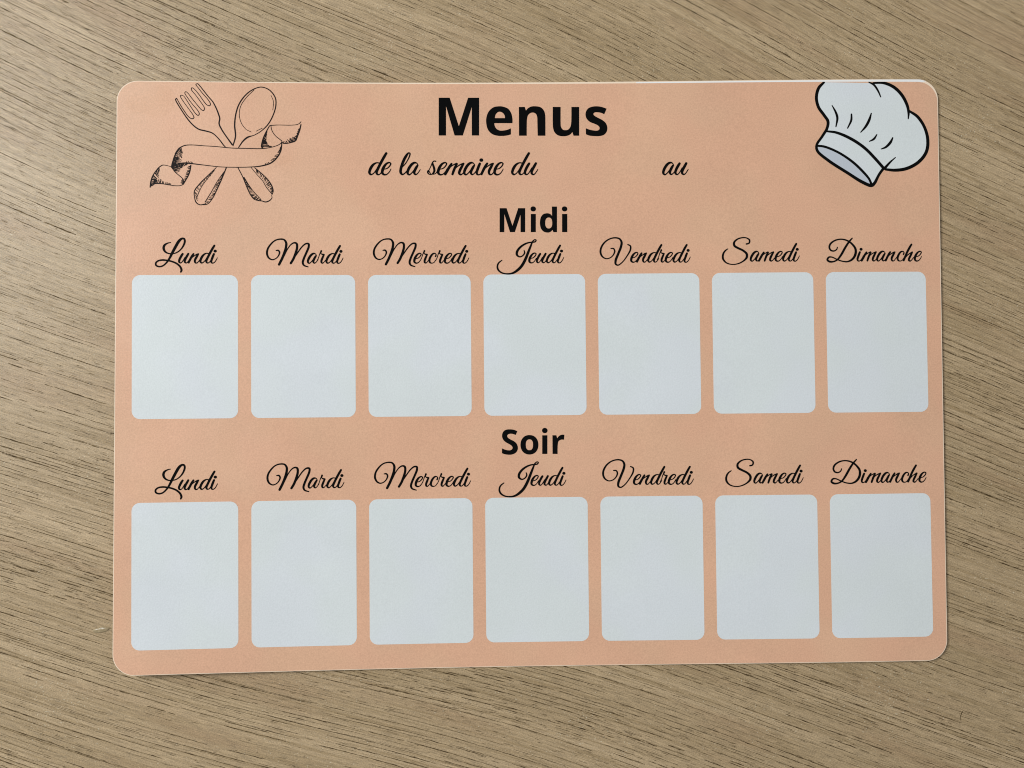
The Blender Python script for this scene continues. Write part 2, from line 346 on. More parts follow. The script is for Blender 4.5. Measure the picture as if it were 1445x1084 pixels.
# ---------------------------------------------------------------- printed lettering and drawings (outlines in 0.01 mm)
PRINT_OUTLINES = {
    'Lundi': '-13454 3894,11 -28,17 -23,16 -12,31 -17,33 -11,36 -6,36 1,36 6,36 11,36 16,36 23,36 29,36 35,45 48,31 39,4 2,48 -10,60 -18,84 -32,56 -30,52 -36,46 -43,22 -25,17 -27,13 -28,9 -28,5 -36,-16 -56,3 -16,6 -8,11 -6,12 0,12 6,27 36,11 20,7 28,0 20,-7 36,-15 36,-27 46,-26 34,-34 34,-36 30,-36 25,-44 26,-44 20,-68 26,-44 14,-66 17,55 92,61 116,50 8,48 14,44 20,43 26,54 40,39 36,48 54,31 42,27 44,30 63,17 45,10 44,2 36,-3 32,-8 32,-16 28,-10 11,-12 8,-24 10,-32 4,-36 -4,-36 -13,-32 -20,-34 -28,-28 -28,-37 -48,-31 -52,-110 -208,-76 -157,-36 2,-40 9,-40 20,-34 26,-21 24,-18 32,-10 36,-4 36,4 32,10 28,13 23,20 21,32 26,40 23,24 9,64 16,4 3,5 7,-2 12,-7 6,-8 1,-68 -8,-40 -9,-68 -26,-34 -20,-18 -13,-16 -16,-17 -27,-9 -20,-10 -32,-4 -32,1 -24,3 -20,10 -32,18 -36,20 -28,28 -28,28 -20,36 -19,52 -18,36 -6,36 -2,2 -3,-41 -96,-35 -68,-14 -22,-100 13,-40 3,-44 -1,-44 -4,-44 -8,-40 -11,-32 -14,-20 -12,-24 -17,-20 -19,-12 -16,-10 -16,-7 -16,-6 -36/-12618 4650,38 60,41 52,29 27,12 5,12 2,16 -1,8 -4,8 -21,4 -36,-3 -32,-10 -40,-16 -44,-25 -56,-22 -40,-26 -40,-29 -36,-17 -18,-32 -29,-36 -27,-36 -22,-36 -17,-44 -14,-12 -2,-5 1/-13394 3934,4 12,10 16,10 12,28 23,20 11,16 6,52 10,76 6,60 -2,70 -10,-21 -28,-29 -33,-47 -47,-29 -21,-16 -10,-44 -17,-32 -7,-28 -1,-24 3,-24 7,-24 11,-20 15,-6 12,-3 20|-12648 3994,11 -24,7 -8,16 -13,28 -13,28 1,16 7,16 11,17 15,15 17,36 55,2 -4,0 -36,5 -20,14 -20,27 -19,28 -9,20 2,20 8,20 16,4 0,8 -13,12 -9,12 -2,16 2,12 7,7 9,50 100,40 76,27 26,32 24,36 24,44 24,3 -2,-2 -4,-43 -68,-21 -40,-12 -36,-7 -32,1 -32,9 -32,16 -27,9 -9,11 -7,16 -6,20 -2,36 9,12 8,16 14,44 56,7 -24,6 -12,11 -16,16 -16,24 -14,12 -2,20 1,12 3,45 28,25 24,26 31,4 -2,3 -21,5 -12,12 -20,20 -20,20 -10,24 -2,24 6,16 7,16 10,11 9,25 31,8 -22,10 -17,10 -10,12 -8,12 -5,20 -4,24 2,16 5,16 8,23 16,20 20,16 20,40 64,34 80,-3 8,-6 5,-8 0,-6 -5,-33 -64,-24 -40,-21 -30,-20 -22,-24 -18,-16 -6,-12 0,-14 8,-3 8,-1 12,1 16,4 16,60 156,28 80,1 12,-4 12,-8 10,-12 8,-12 2,-12 -2,-12 -7,-8 -11,-27 -52,-20 -48,-21 -56,-29 -88,-32 -44,-15 -15,-12 -9,-12 -3,-12 0,-8 3,-4 5,-4 11,-2 16,5 20,21 54,66 134,59 112,127 232,3 12,-3 16,-12 15,-16 6,-12 0,-8 -2,-13 -11,-68 -104,-103 -185,-44 9,-20 2,-48 -6,-28 -10,-28 -13,-24 -16,-32 -27,-29 -34,-26 -40,-20 -40,-21 -59,-27 -37,-37 -43,-12 -13,-12 -9,-12 -2,-18 11,-6 20,-1 20,5 20,12 32,50 88,46 105,2 11,-4 12,-10 9,-12 3,-48 -13,-32 -14,-84 -60,-3 3,26 48,2 12,-2 8,-7 12,-8 7,-8 3,-16 1,-13 -7,-47 -57,-26 -39,-34 -61,-47 -95,-41 -54,-16 -14,-16 -8,-12 8,-12 16,8 36,32 72,50 88,37 80,0 12,-2 8,-5 8,-8 8,-16 6,-12 -1,-8 -3,-12 -10,-24 -35,-63 -105,-13 -1,-7 -7,-42 -76,-45 -72,-22 -20,-12 -8,-12 -5,-12 13,-5 12,3 24,8 28,35 76,74 132,5 12,-1 16,-11 16,-16 9,-12 1,-8 -2,-8 -4,-8 -8,-35 -44,-25 -40,-20 -36,-25 -52,-16 -40,-7 -28,-5 -40/-11836 4030,6 20,27 68,36 64,31 44,34 32,28 20,8 3,12 4,12 0,36 -7,1 -4,-68 -140,-37 -60,-35 -44,-33 -32,-14 -8,-18 -6,-12 1,-4 2,-8 12,-5 15|-11411 4362,10 -16,19 -12,20 -4,24 3,20 12,13 17,4 12,0 12,-5 20,-12 16,-16 10,-20 4,-24 -3,-19 -11,-13 -17,-4 -11,-1 -12',
    'Mardi': '-9578 4292,7 -40,7 -24,16 -40,21 -36,15 -20,28 -27,30 -21,34 -16,32 -10,20 -3,32 1,32 7,32 13,28 14,28 17,44 36,36 41,34 52,18 40,11 40,1 24,-8 36,-16 29,-20 21,-12 8,-16 5,-16 1,-24 -4,-40 -9,-10 -7,-4 -8,0 -8,4 -8,6 -5,8 -2,48 -1,12 -2,9 -6,12 -16,9 -24,2 -20,-6 -28,-10 -32,-17 -36,-19 -28,-23 -28,-33 -28,-28 -17,-36 -15,-28 -6,-32 0,-16 4,-24 11,-24 15,-20 17,-12 13,-15 22,-22 48,-12 52,-3 56,8 60,9 36,8 24,21 44,27 44,31 45,32 40,36 40,36 35,21 16,37 24,38 17,28 10,40 9,48 5,48 1,36 -3,28 -7,12 -6,16 -12,12 -14,12 -21,12 -27,8 -28,2 -16,0 -32,-10 -76,-9 -44,-17 -64,-40 -116,-37 -100,-45 -105,-100 -203,-1 -12,2 -12,3 -8,8 -10,8 -6,12 -4,21 0,15 8,10 12,102 196,52 120,20 36,69 148,30 56,49 76,50 64,34 32,24 18,28 16,28 10,20 2,24 -6,12 -6,10 -10,5 -12,4 -16,2 -32,0 -36,-8 -60,-13 -52,-41 -128,-48 -128,-22 -48,-18 -36,-70 -116,-5 -11,-1 -9,2 -12,8 -16,10 -8,9 -4,20 0,12 5,12 11,74 116,35 68,32 76,151 223,67 89,25 28,48 47,20 17,28 21,16 8,24 7,20 1,24 -3,4 -2,3 -4,1 -28,-7 -44,-11 -40,-20 -52,-56 -128,-74 -164,-30 -84,-14 -44,-7 -44,0 -24,7 -36,11 -28,9 -16,20 -24,28 -22,20 -9,24 -8,100 -23,12 0,11 10,1 12,-3 8,-5 4,-100 40,-16 8,-16 12,-12 16,-8 16,-5 20,-3 24,3 28,8 32,37 108,128 288,21 52,9 32,5 24,6 48,1 32,-4 20,-8 20,-8 12,-10 8,-16 9,-16 5,-28 2,-20 -1,-28 -6,-36 -14,-38 -27,-51 -48,-59 -65,-47 -63,-77 -114,-2 2,0 4,21 76,10 52,3 48,1 44,-4 40,-6 24,-9 20,-10 15,-16 15,-16 10,-24 8,-16 3,-28 1,-28 -4,-16 -6,-20 -9,-27 -17,-45 -34,-39 -42,-50 -68,-47 -72,-1 4,8 44,12 84,2 44,-2 24,-6 28,-15 36,-11 20,-23 33,-28 27,-17 12,-23 11,-36 9,-36 4,-56 -1,-48 -6,-48 -10,-47 -15,-25 -10,-24 -11,-44 -27,-41 -32,-26 -24,-37 -36,-38 -44,-51 -68,-29 -48,-13 -28,-18 -48,-11 -44,-4 -28,-3 -44|-8133 3984,12 -24,21 -20,28 -13,24 -1,28 14,44 40,28 30,3 -2,6 -24,7 -12,12 -16,16 -14,20 -10,12 -2,8 1,20 8,28 22,26 27,37 52,30 52,2 8,-4 8,17 40,27 88,23 52,2 6,4 2,14 -20,18 -17,20 -11,24 -8,-29 -56,-28 -60,-14 -36,-9 -32,-4 -44,5 -32,5 -12,8 -12,18 -15,20 -8,16 -3,20 4,8 4,24 21,52 67,2 -22,4 -12,12 -24,23 -24,19 -11,12 -4,16 -1,16 4,40 23,28 24,32 37,4 -4,6 -28,12 -20,22 -23,20 -10,24 -2,24 6,16 7,26 18,26 33,11 -25,9 -16,8 -8,16 -11,28 -8,32 4,16 6,20 12,20 17,16 16,16 20,36 61,35 79,-3 8,-8 5,-8 -1,-4 -4,-33 -64,-23 -37,-20 -31,-22 -24,-22 -16,-16 -7,-12 -1,-16 8,-3 8,-1 12,1 16,3 16,60 156,29 80,1 12,-6 15,-8 9,-12 7,-12 1,-12 -3,-12 -8,-6 -9,-27 -52,-19 -44,-50 -144,-36 -48,-14 -14,-12 -8,-12 -4,-12 -1,-8 3,-4 5,-5 15,-2 12,6 20,21 56,65 132,61 116,126 228,3 12,-3 16,-4 8,-8 8,-16 6,-16 -1,-16 -10,-45 -67,-25 -40,-102 -184,-44 9,-20 2,-48 -6,-28 -10,-28 -13,-24 -15,-22 -19,-38 -41,-26 -39,-26 -56,-16 -49,-14 -7,-39 -52,-28 -28,-15 -10,-8 6,-7 12,0 20,5 28,79 208,1 16,-6 14,-12 10,-88 13,-5 3,-6 12,-2 12,23 40,4 12,0 12,-2 12,-8 12,-8 6,-12 3,-16 -4,-8 -6,-5 -7,-4 -12,-7 -28,-41 -108,-25 -88,-15 -40,-43 -84,-3 -12,-22 -28,-16 -16,-19 -12,-12 -5,-7 9,-5 12,0 16,17 48,42 84,30 68,2 16,-9 24,-18 32,-12 14,-28 21,-20 8,-20 4,-24 -1,-16 -4,-36 -15,-36 -25,-37 -38,-21 -28,-21 -32,-22 -40,-15 -32,-17 -52,-4 -28,-1 -20/-7405 4032,13 36,24 56,36 63,28 37,31 28,29 21,8 3,12 4,12 0,38 -8,-70 -144,-37 -60,-39 -48,-16 -16,-16 -13,-28 -12,-12 1,-4 2,-9 14,-4 16/-8062 4020,6 24,22 52,36 64,37 52,35 36,30 21,8 3,16 2,20 -1,12 -5,18 -20,-38 -38,-20 -26,-24 -40,-21 -44,-51 -69,-30 -31,-22 -17,-16 -10,-8 2,-8 8,-4 9,-1 8|-6979 4356,11 -16,10 -8,10 -5,20 -3,24 4,19 12,7 8,6 12,3 20,-5 20,-11 16,-19 11,-20 4,-24 -4,-17 -11,-7 -8,-7 -12,-4 -20',
    'Mercredi': '-4346 4010,4 -16,7 -16,8 -12,15 -15,12 -9,20 -11,24 -7,32 1,12 2,21 7,31 16,17 12,21 20,42 52,33 60,17 36,38 116,18 40,6 11,12 -19,21 -20,19 -10,25 -10,-30 -56,-34 -76,-16 -48,-4 -36,3 -36,7 -20,8 -12,9 -8,16 -9,28 -7,20 4,20 11,20 21,40 53,4 -3,11 -34,17 -24,20 -15,32 -13,12 -2,20 0,36 4,36 13,24 14,20 20,28 44,11 3,4 4,35 64,24 52,32 100,22 50,15 -22,21 -19,20 -10,20 -7,1 -4,-31 -56,-32 -72,-12 -36,-7 -40,-1 -24,2 -20,9 -24,7 -9,12 -11,16 -8,16 -5,12 -1,16 4,20 10,20 22,40 52,8 -26,7 -16,16 -20,17 -14,20 -11,24 -8,24 -1,24 4,40 17,26 17,38 40,27 36,1 5,0 -25,2 -16,3 -12,11 -20,24 -26,20 -11,12 -4,12 -1,20 5,38 21,28 24,34 40,3 -4,3 -20,4 -12,12 -20,22 -21,20 -10,24 -2,24 7,23 10,21 19,28 35,6 -22,8 -16,8 -12,14 -13,16 -8,20 -5,32 4,18 6,22 15,21 17,19 23,21 29,23 40,36 80,-2 8,-6 5,-8 1,-8 -4,-33 -66,-23 -37,-20 -31,-22 -24,-22 -15,-16 -8,-12 0,-16 9,-4 18,1 16,4 16,61 160,28 80,0 12,-3 8,-11 14,-16 7,-12 0,-8 -3,-9 -6,-7 -8,-33 -64,-27 -68,-33 -96,-7 -9,-44 -58,-20 -17,-20 -5,-12 3,-5 6,-5 12,-2 16,5 16,20 52,24 52,92 180,138 252,3 16,-6 16,-12 12,-11 4,-9 1,-15 -5,-10 -8,-46 -68,-44 -72,-81 -149,-64 10,-48 -6,-44 -16,-36 -22,-33 -29,-28 -32,-24 -36,-23 -44,-12 -2,-6 -6,-20 -44,-36 -52,-38 -37,-12 -9,-16 -7,-20 -4,-28 4,-14 9,-13 16,-3 12,1 16,16 64,5 4,60 11,24 9,28 17,32 28,28 32,26 43,7 20,1 12,-1 12,-5 12,-12 13,-20 13,-20 6,-24 2,-24 -5,-32 -12,-24 -14,-24 -18,-36 -37,-22 -28,-18 -28,-15 -28,-14 -32,-9 -32,-5 -24,-8 -8,-37 -48,-32 -32,-8 -5,-4 -1,-10 10,-4 8,1 20,5 28,79 208,1 16,-8 16,-12 8,-88 13,-4 3,-6 12,-2 12,23 40,4 12,1 12,-3 12,-8 12,-9 6,-12 3,-16 -5,-8 -7,-5 -9,-9 -36,-43 -112,-29 -100,-10 -25,-17 -35,-15 -27,-10 -5,-5 -4,-41 -63,-12 -11,-20 -10,-28 -7,-28 0,-20 12,-15 15,-6 20,-2 28,3 28,9 32,26 60,34 56,18 24,16 16,13 9,16 8,20 5,8 -1,11 -9,9 -16,-4 -12,-22 -44,0 -12,3 -8,8 -8,11 -5,12 1,12 6,7 10,14 40,4 16,-5 28,-11 20,-17 19,-16 11,-28 9,-16 1,-24 -3,-24 -7,-18 -10,-27 -20,-39 -41,-22 -31,-19 -32,-25 -56,-10 -36,-4 -24,-40 -53,-30 -31,-14 -8,-10 8,-4 8,0 20,5 28,78 208,2 16,-6 16,-13 9,-88 13,-4 2,-6 12,-3 12,5 12,18 28,4 12,1 12,-2 12,-7 12,-10 8,-12 2,-11 -2,-8 -4,-7 -8,-4 -8,-9 -36,-42 -108,-25 -88,-14 -37,-7 -7,-16 -36,-22 -36,-19 -24,-28 -29,-20 -16,-16 -8,-20 -4,-28 3,-16 10,-13 16,-3 12,2 20,16 60,2 2,64 13,20 7,16 9,24 17,24 22,20 22,20 29,11 19,7 20,3 16,-2 12,-6 12,-13 14,-16 10,-20 7,-20 3,-16 -2,-24 -7,-21 -9,-39 -24,-24 -21,-21 -23,-31 -40,-18 -32,-14 -28,-16 -48,-5 -28,-3 -28/-2903 4022,6 20,28 68,37 68,29 40,31 29,32 23,8 3,12 3,12 0,32 -6,4 -3,-70 -145,-38 -60,-39 -48,-29 -26,-28 -12,-12 0,-5 2,-10 16,-3 12/-4221 4162,25 44,20 28,16 18,25 18,28 12,11 -1,12 -8,2 -7,-2 -8,-12 -24,-18 -28,-25 -28,-25 -20,-20 -13,-28 -10,-24 -5/-3121 4162,23 40,19 28,15 17,28 21,28 12,12 -3,9 -7,3 -4,-1 -8,-13 -28,-18 -26,-26 -30,-26 -21,-20 -12,-48 -15,-1 4|-5788 4282,5 -24,13 -40,20 -40,14 -22,25 -30,15 -14,32 -21,32 -16,36 -11,20 -2,32 1,32 7,28 11,32 15,30 18,44 36,36 40,33 52,19 40,12 40,1 24,-4 24,-5 16,-16 28,-22 22,-12 7,-16 5,-12 1,-24 -4,-44 -10,-8 -5,-4 -8,-1 -8,3 -8,6 -5,8 -3,48 -1,16 -3,10 -8,11 -16,8 -20,1 -20,-6 -32,-11 -32,-17 -36,-18 -28,-30 -32,-28 -23,-28 -18,-36 -14,-32 -7,-32 1,-24 8,-16 7,-22 14,-22 19,-18 21,-10 16,-21 48,-12 48,-3 36,0 24,8 60,10 36,8 24,22 44,27 44,31 44,34 43,36 39,36 34,24 19,36 22,40 18,44 13,48 8,40 3,52 -1,32 -6,24 -8,20 -15,16 -21,9 -16,10 -24,8 -32,2 -44,-10 -76,-10 -48,-17 -60,-41 -120,-38 -100,-45 -104,-102 -204,-2 -12,2 -12,10 -18,8 -6,12 -5,12 -1,12 2,12 7,9 9,63 116,46 88,50 116,20 36,70 148,32 56,50 76,32 44,20 24,32 30,28 19,28 16,28 10,20 2,24 -6,12 -7,9 -8,8 -16,3 -16,2 -32,-1 -36,-8 -60,-20 -72,-36 -108,-48 -128,-22 -48,-19 -36,-76 -128,-1 -20,5 -11,7 -9,17 -9,20 0,12 5,10 8,75 116,36 68,35 80,154 224,67 88,26 28,49 48,20 17,28 20,16 9,24 7,24 1,24 -4,4 -2,2 -4,0 -28,-7 -44,-11 -40,-31 -76,-48 -108,-60 -128,-21 -52,-25 -68,-13 -44,-8 -44,1 -24,7 -36,6 -16,12 -24,23 -28,26 -20,23 -11,20 -6,104 -25,12 1,11 9,1 12,-4 8,-4 4,-100 40,-17 8,-19 15,-10 13,-9 20,-5 20,-2 20,2 28,9 36,37 104,132 292,21 52,10 32,5 24,6 48,0 32,-3 20,-7 20,-10 13,-8 7,-16 10,-16 4,-32 3,-48 -7,-36 -15,-39 -27,-52 -48,-58 -64,-48 -64,-79 -115,-3 3,22 80,11 56,3 44,0 44,-3 40,-7 28,-7 16,-10 16,-18 17,-16 9,-24 9,-16 3,-28 1,-28 -5,-20 -6,-44 -24,-45 -36,-39 -40,-52 -68,-48 -74,-3 2,1 4,15 84,6 44,1 44,-2 24,-6 28,-15 36,-11 20,-23 32,-27 27,-20 14,-20 10,-36 9,-40 4,-56 -1,-48 -5,-48 -10,-48 -14,-28 -12,-42 -22,-26 -16,-41 -32,-27 -23,-37 -37,-39 -43,-51 -69,-29 -48,-14 -28,-18 -48,-11 -44,-5 -28,-3 -48|-2470 4350,11 -16,19 -12,20 -3,24 4,19 11,7 8,6 12,4 20,-5 20,-11 16,-20 13,-20 3,-24 -5,-18 -11,-7 -8,-6 -12,-3 -20',
    'Jeudi': '-199 4006,4 -17,8 -18,13 -17,11 -10,20 -14,24 -10,20 -3,36 3,40 16,20 13,23 21,22 24,20 28,19 32,1 -4,-4 -48,2 -20,5 -12,7 -12,16 -16,17 -11,20 -7,16 0,12 2,16 7,17 13,31 32,32 48,2 0,1 -4,0 -24,2 -16,4 -12,7 -12,8 -9,16 -12,20 -10,20 -6,24 4,16 9,28 24,20 25,4 -2,7 -15,12 -16,25 -22,24 -9,12 -1,20 4,48 30,24 23,28 33,5 -26,15 -29,24 -23,20 -10,24 -1,28 8,20 10,26 25,30 41,13 -45,11 -18,16 -15,16 -8,20 -4,32 3,16 6,19 12,19 16,16 16,16 20,39 64,34 76,-2 8,-5 5,-8 2,-8 -4,-32 -63,-24 -40,-25 -36,-19 -20,-23 -16,-17 -7,-12 2,-14 9,-3 24,6 28,60 156,28 80,0 12,-4 12,-9 10,-12 6,-12 2,-12 -3,-11 -7,-6 -8,-42 -84,-39 -108,-74 -100,-20 -18,-12 -4,-12 -1,-9 3,-4 4,-5 12,-3 16,5 20,21 52,60 124,65 124,127 232,4 12,-3 16,-4 8,-8 8,-18 6,-17 -2,-7 -4,-8 -8,-68 -104,-100 -182,-4 -2,-40 9,-24 2,-48 -7,-28 -10,-36 -18,-24 -17,-21 -19,-37 -44,-26 -43,-23 -53,-17 -60,-36 -48,-13 -12,-15 -10,-8 -1,-6 3,-10 10,-6 10,8 36,30 68,52 92,37 80,-1 16,-6 12,-10 9,-16 5,-16 -3,-15 -11,-39 -60,-46 -79,-12 -1,-10 -8,-37 -68,-45 -73,-20 -23,-24 -15,-7 -1,-5 4,-8 11,-3 9,2 20,7 28,36 80,75 132,4 12,-1 16,-6 12,-10 9,-12 4,-16 -1,-12 -6,-29 -34,-19 -26,-26 -42,-38 -78,-5 6,-7 3,-8 -2,-4 -3,-13 -30,-11 -20,-20 -30,-20 -25,-21 -21,-20 -16,-15 -8,-20 -4,-24 2,-12 4,-15 14,-9 14,-1 14,2 16,15 56,4 4,52 9,24 7,24 13,24 17,32 30,25 32,21 40,6 24,-5 20,-12 16,-19 13,-24 8,-20 2,-24 -5,-24 -8,-32 -17,-28 -21,-24 -23,-31 -37,-21 -32,-22 -44,-11 -32,-9 -40,-3 -32/519 4038,26 64,36 64,32 46,32 30,29 20,11 5,12 3,12 0,36 -8,-70 -144,-38 -61,-38 -47,-30 -28,-16 -8,-16 -5,-12 1,-4 4,-9 16,-2 12/-71 4158,23 40,21 31,16 17,24 18,28 12,12 -2,11 -8,2 -4,-3 -12,-16 -32,-18 -25,-27 -27,-21 -17,-20 -12,-44 -14,-4 3|-1344 3762,4 -20,12 -36,21 -38,28 -32,36 -31,56 -35,48 -20,48 -14,56 -10,80 -7,80 0,60 7,56 12,56 20,52 25,56 34,72 53,60 56,60 69,36 50,20 31,35 62,31 60,55 120,132 352,64 192,3 3,76 13,16 6,14 10,22 24,14 28,1 20,-7 16,-14 12,-18 8,-20 4,-20 -3,-24 -12,-34 -25,-22 -20,-28 -32,-76 -5,-64 -13,-68 -20,-68 -29,-76 -43,-69 -50,-23 -20,-36 -35,-48 -59,-27 -42,-11 -24,-8 -24,-8 -32,-2 -32,0 -20,8 -32,9 -20,15 -20,28 -24,32 -18,20 -8,32 -6,16 0,20 3,32 10,28 14,28 18,27 23,26 28,21 32,9 20,4 16,1 16,-3 20,-8 24,-22 48,-3 4,-8 4,-12 -2,-6 -6,-2 -8,11 -60,1 -22,-10 -30,-15 -28,-18 -24,-12 -12,-29 -20,-36 -14,-16 -3,-16 1,-20 10,-24 19,-17 23,-6 20,1 32,9 36,20 44,22 36,41 52,36 36,59 48,63 41,60 31,64 25,52 14,52 5,-90 -188,-148 -344,-57 -116,-49 -88,-49 -72,-33 -40,-34 -36,-80 -73,-44 -36,-38 -27,-50 -29,-40 -16,-28 -8,-48 -10,-28 -3,-72 -2,-72 9,-28 6,-40 13,-24 10,-32 18,-44 35,-22 25,-12 16,-18 36,-8 28,-3 20,-2 24,3 28,6 27,9 25,15 28,14 20,26 27,78 65,3 8,-1 8,-4 6,-8 5,-8 0,-8 -3,-80 -51,-32 -25,-16 -17,-29 -43,-16 -36,-12 -48,-3 -40/25 4748,20 15,12 2,13 -7,-11 -16,-14 -12,-28 -8,-16 -3,-3 3|957 4346,12 -19,16 -11,20 -4,24 3,20 10,13 17,5 12,1 12,-4 20,-11 16,-16 11,-20 5,-24 -3,-20 -10,-8 -8,-7 -11,-4 -20',
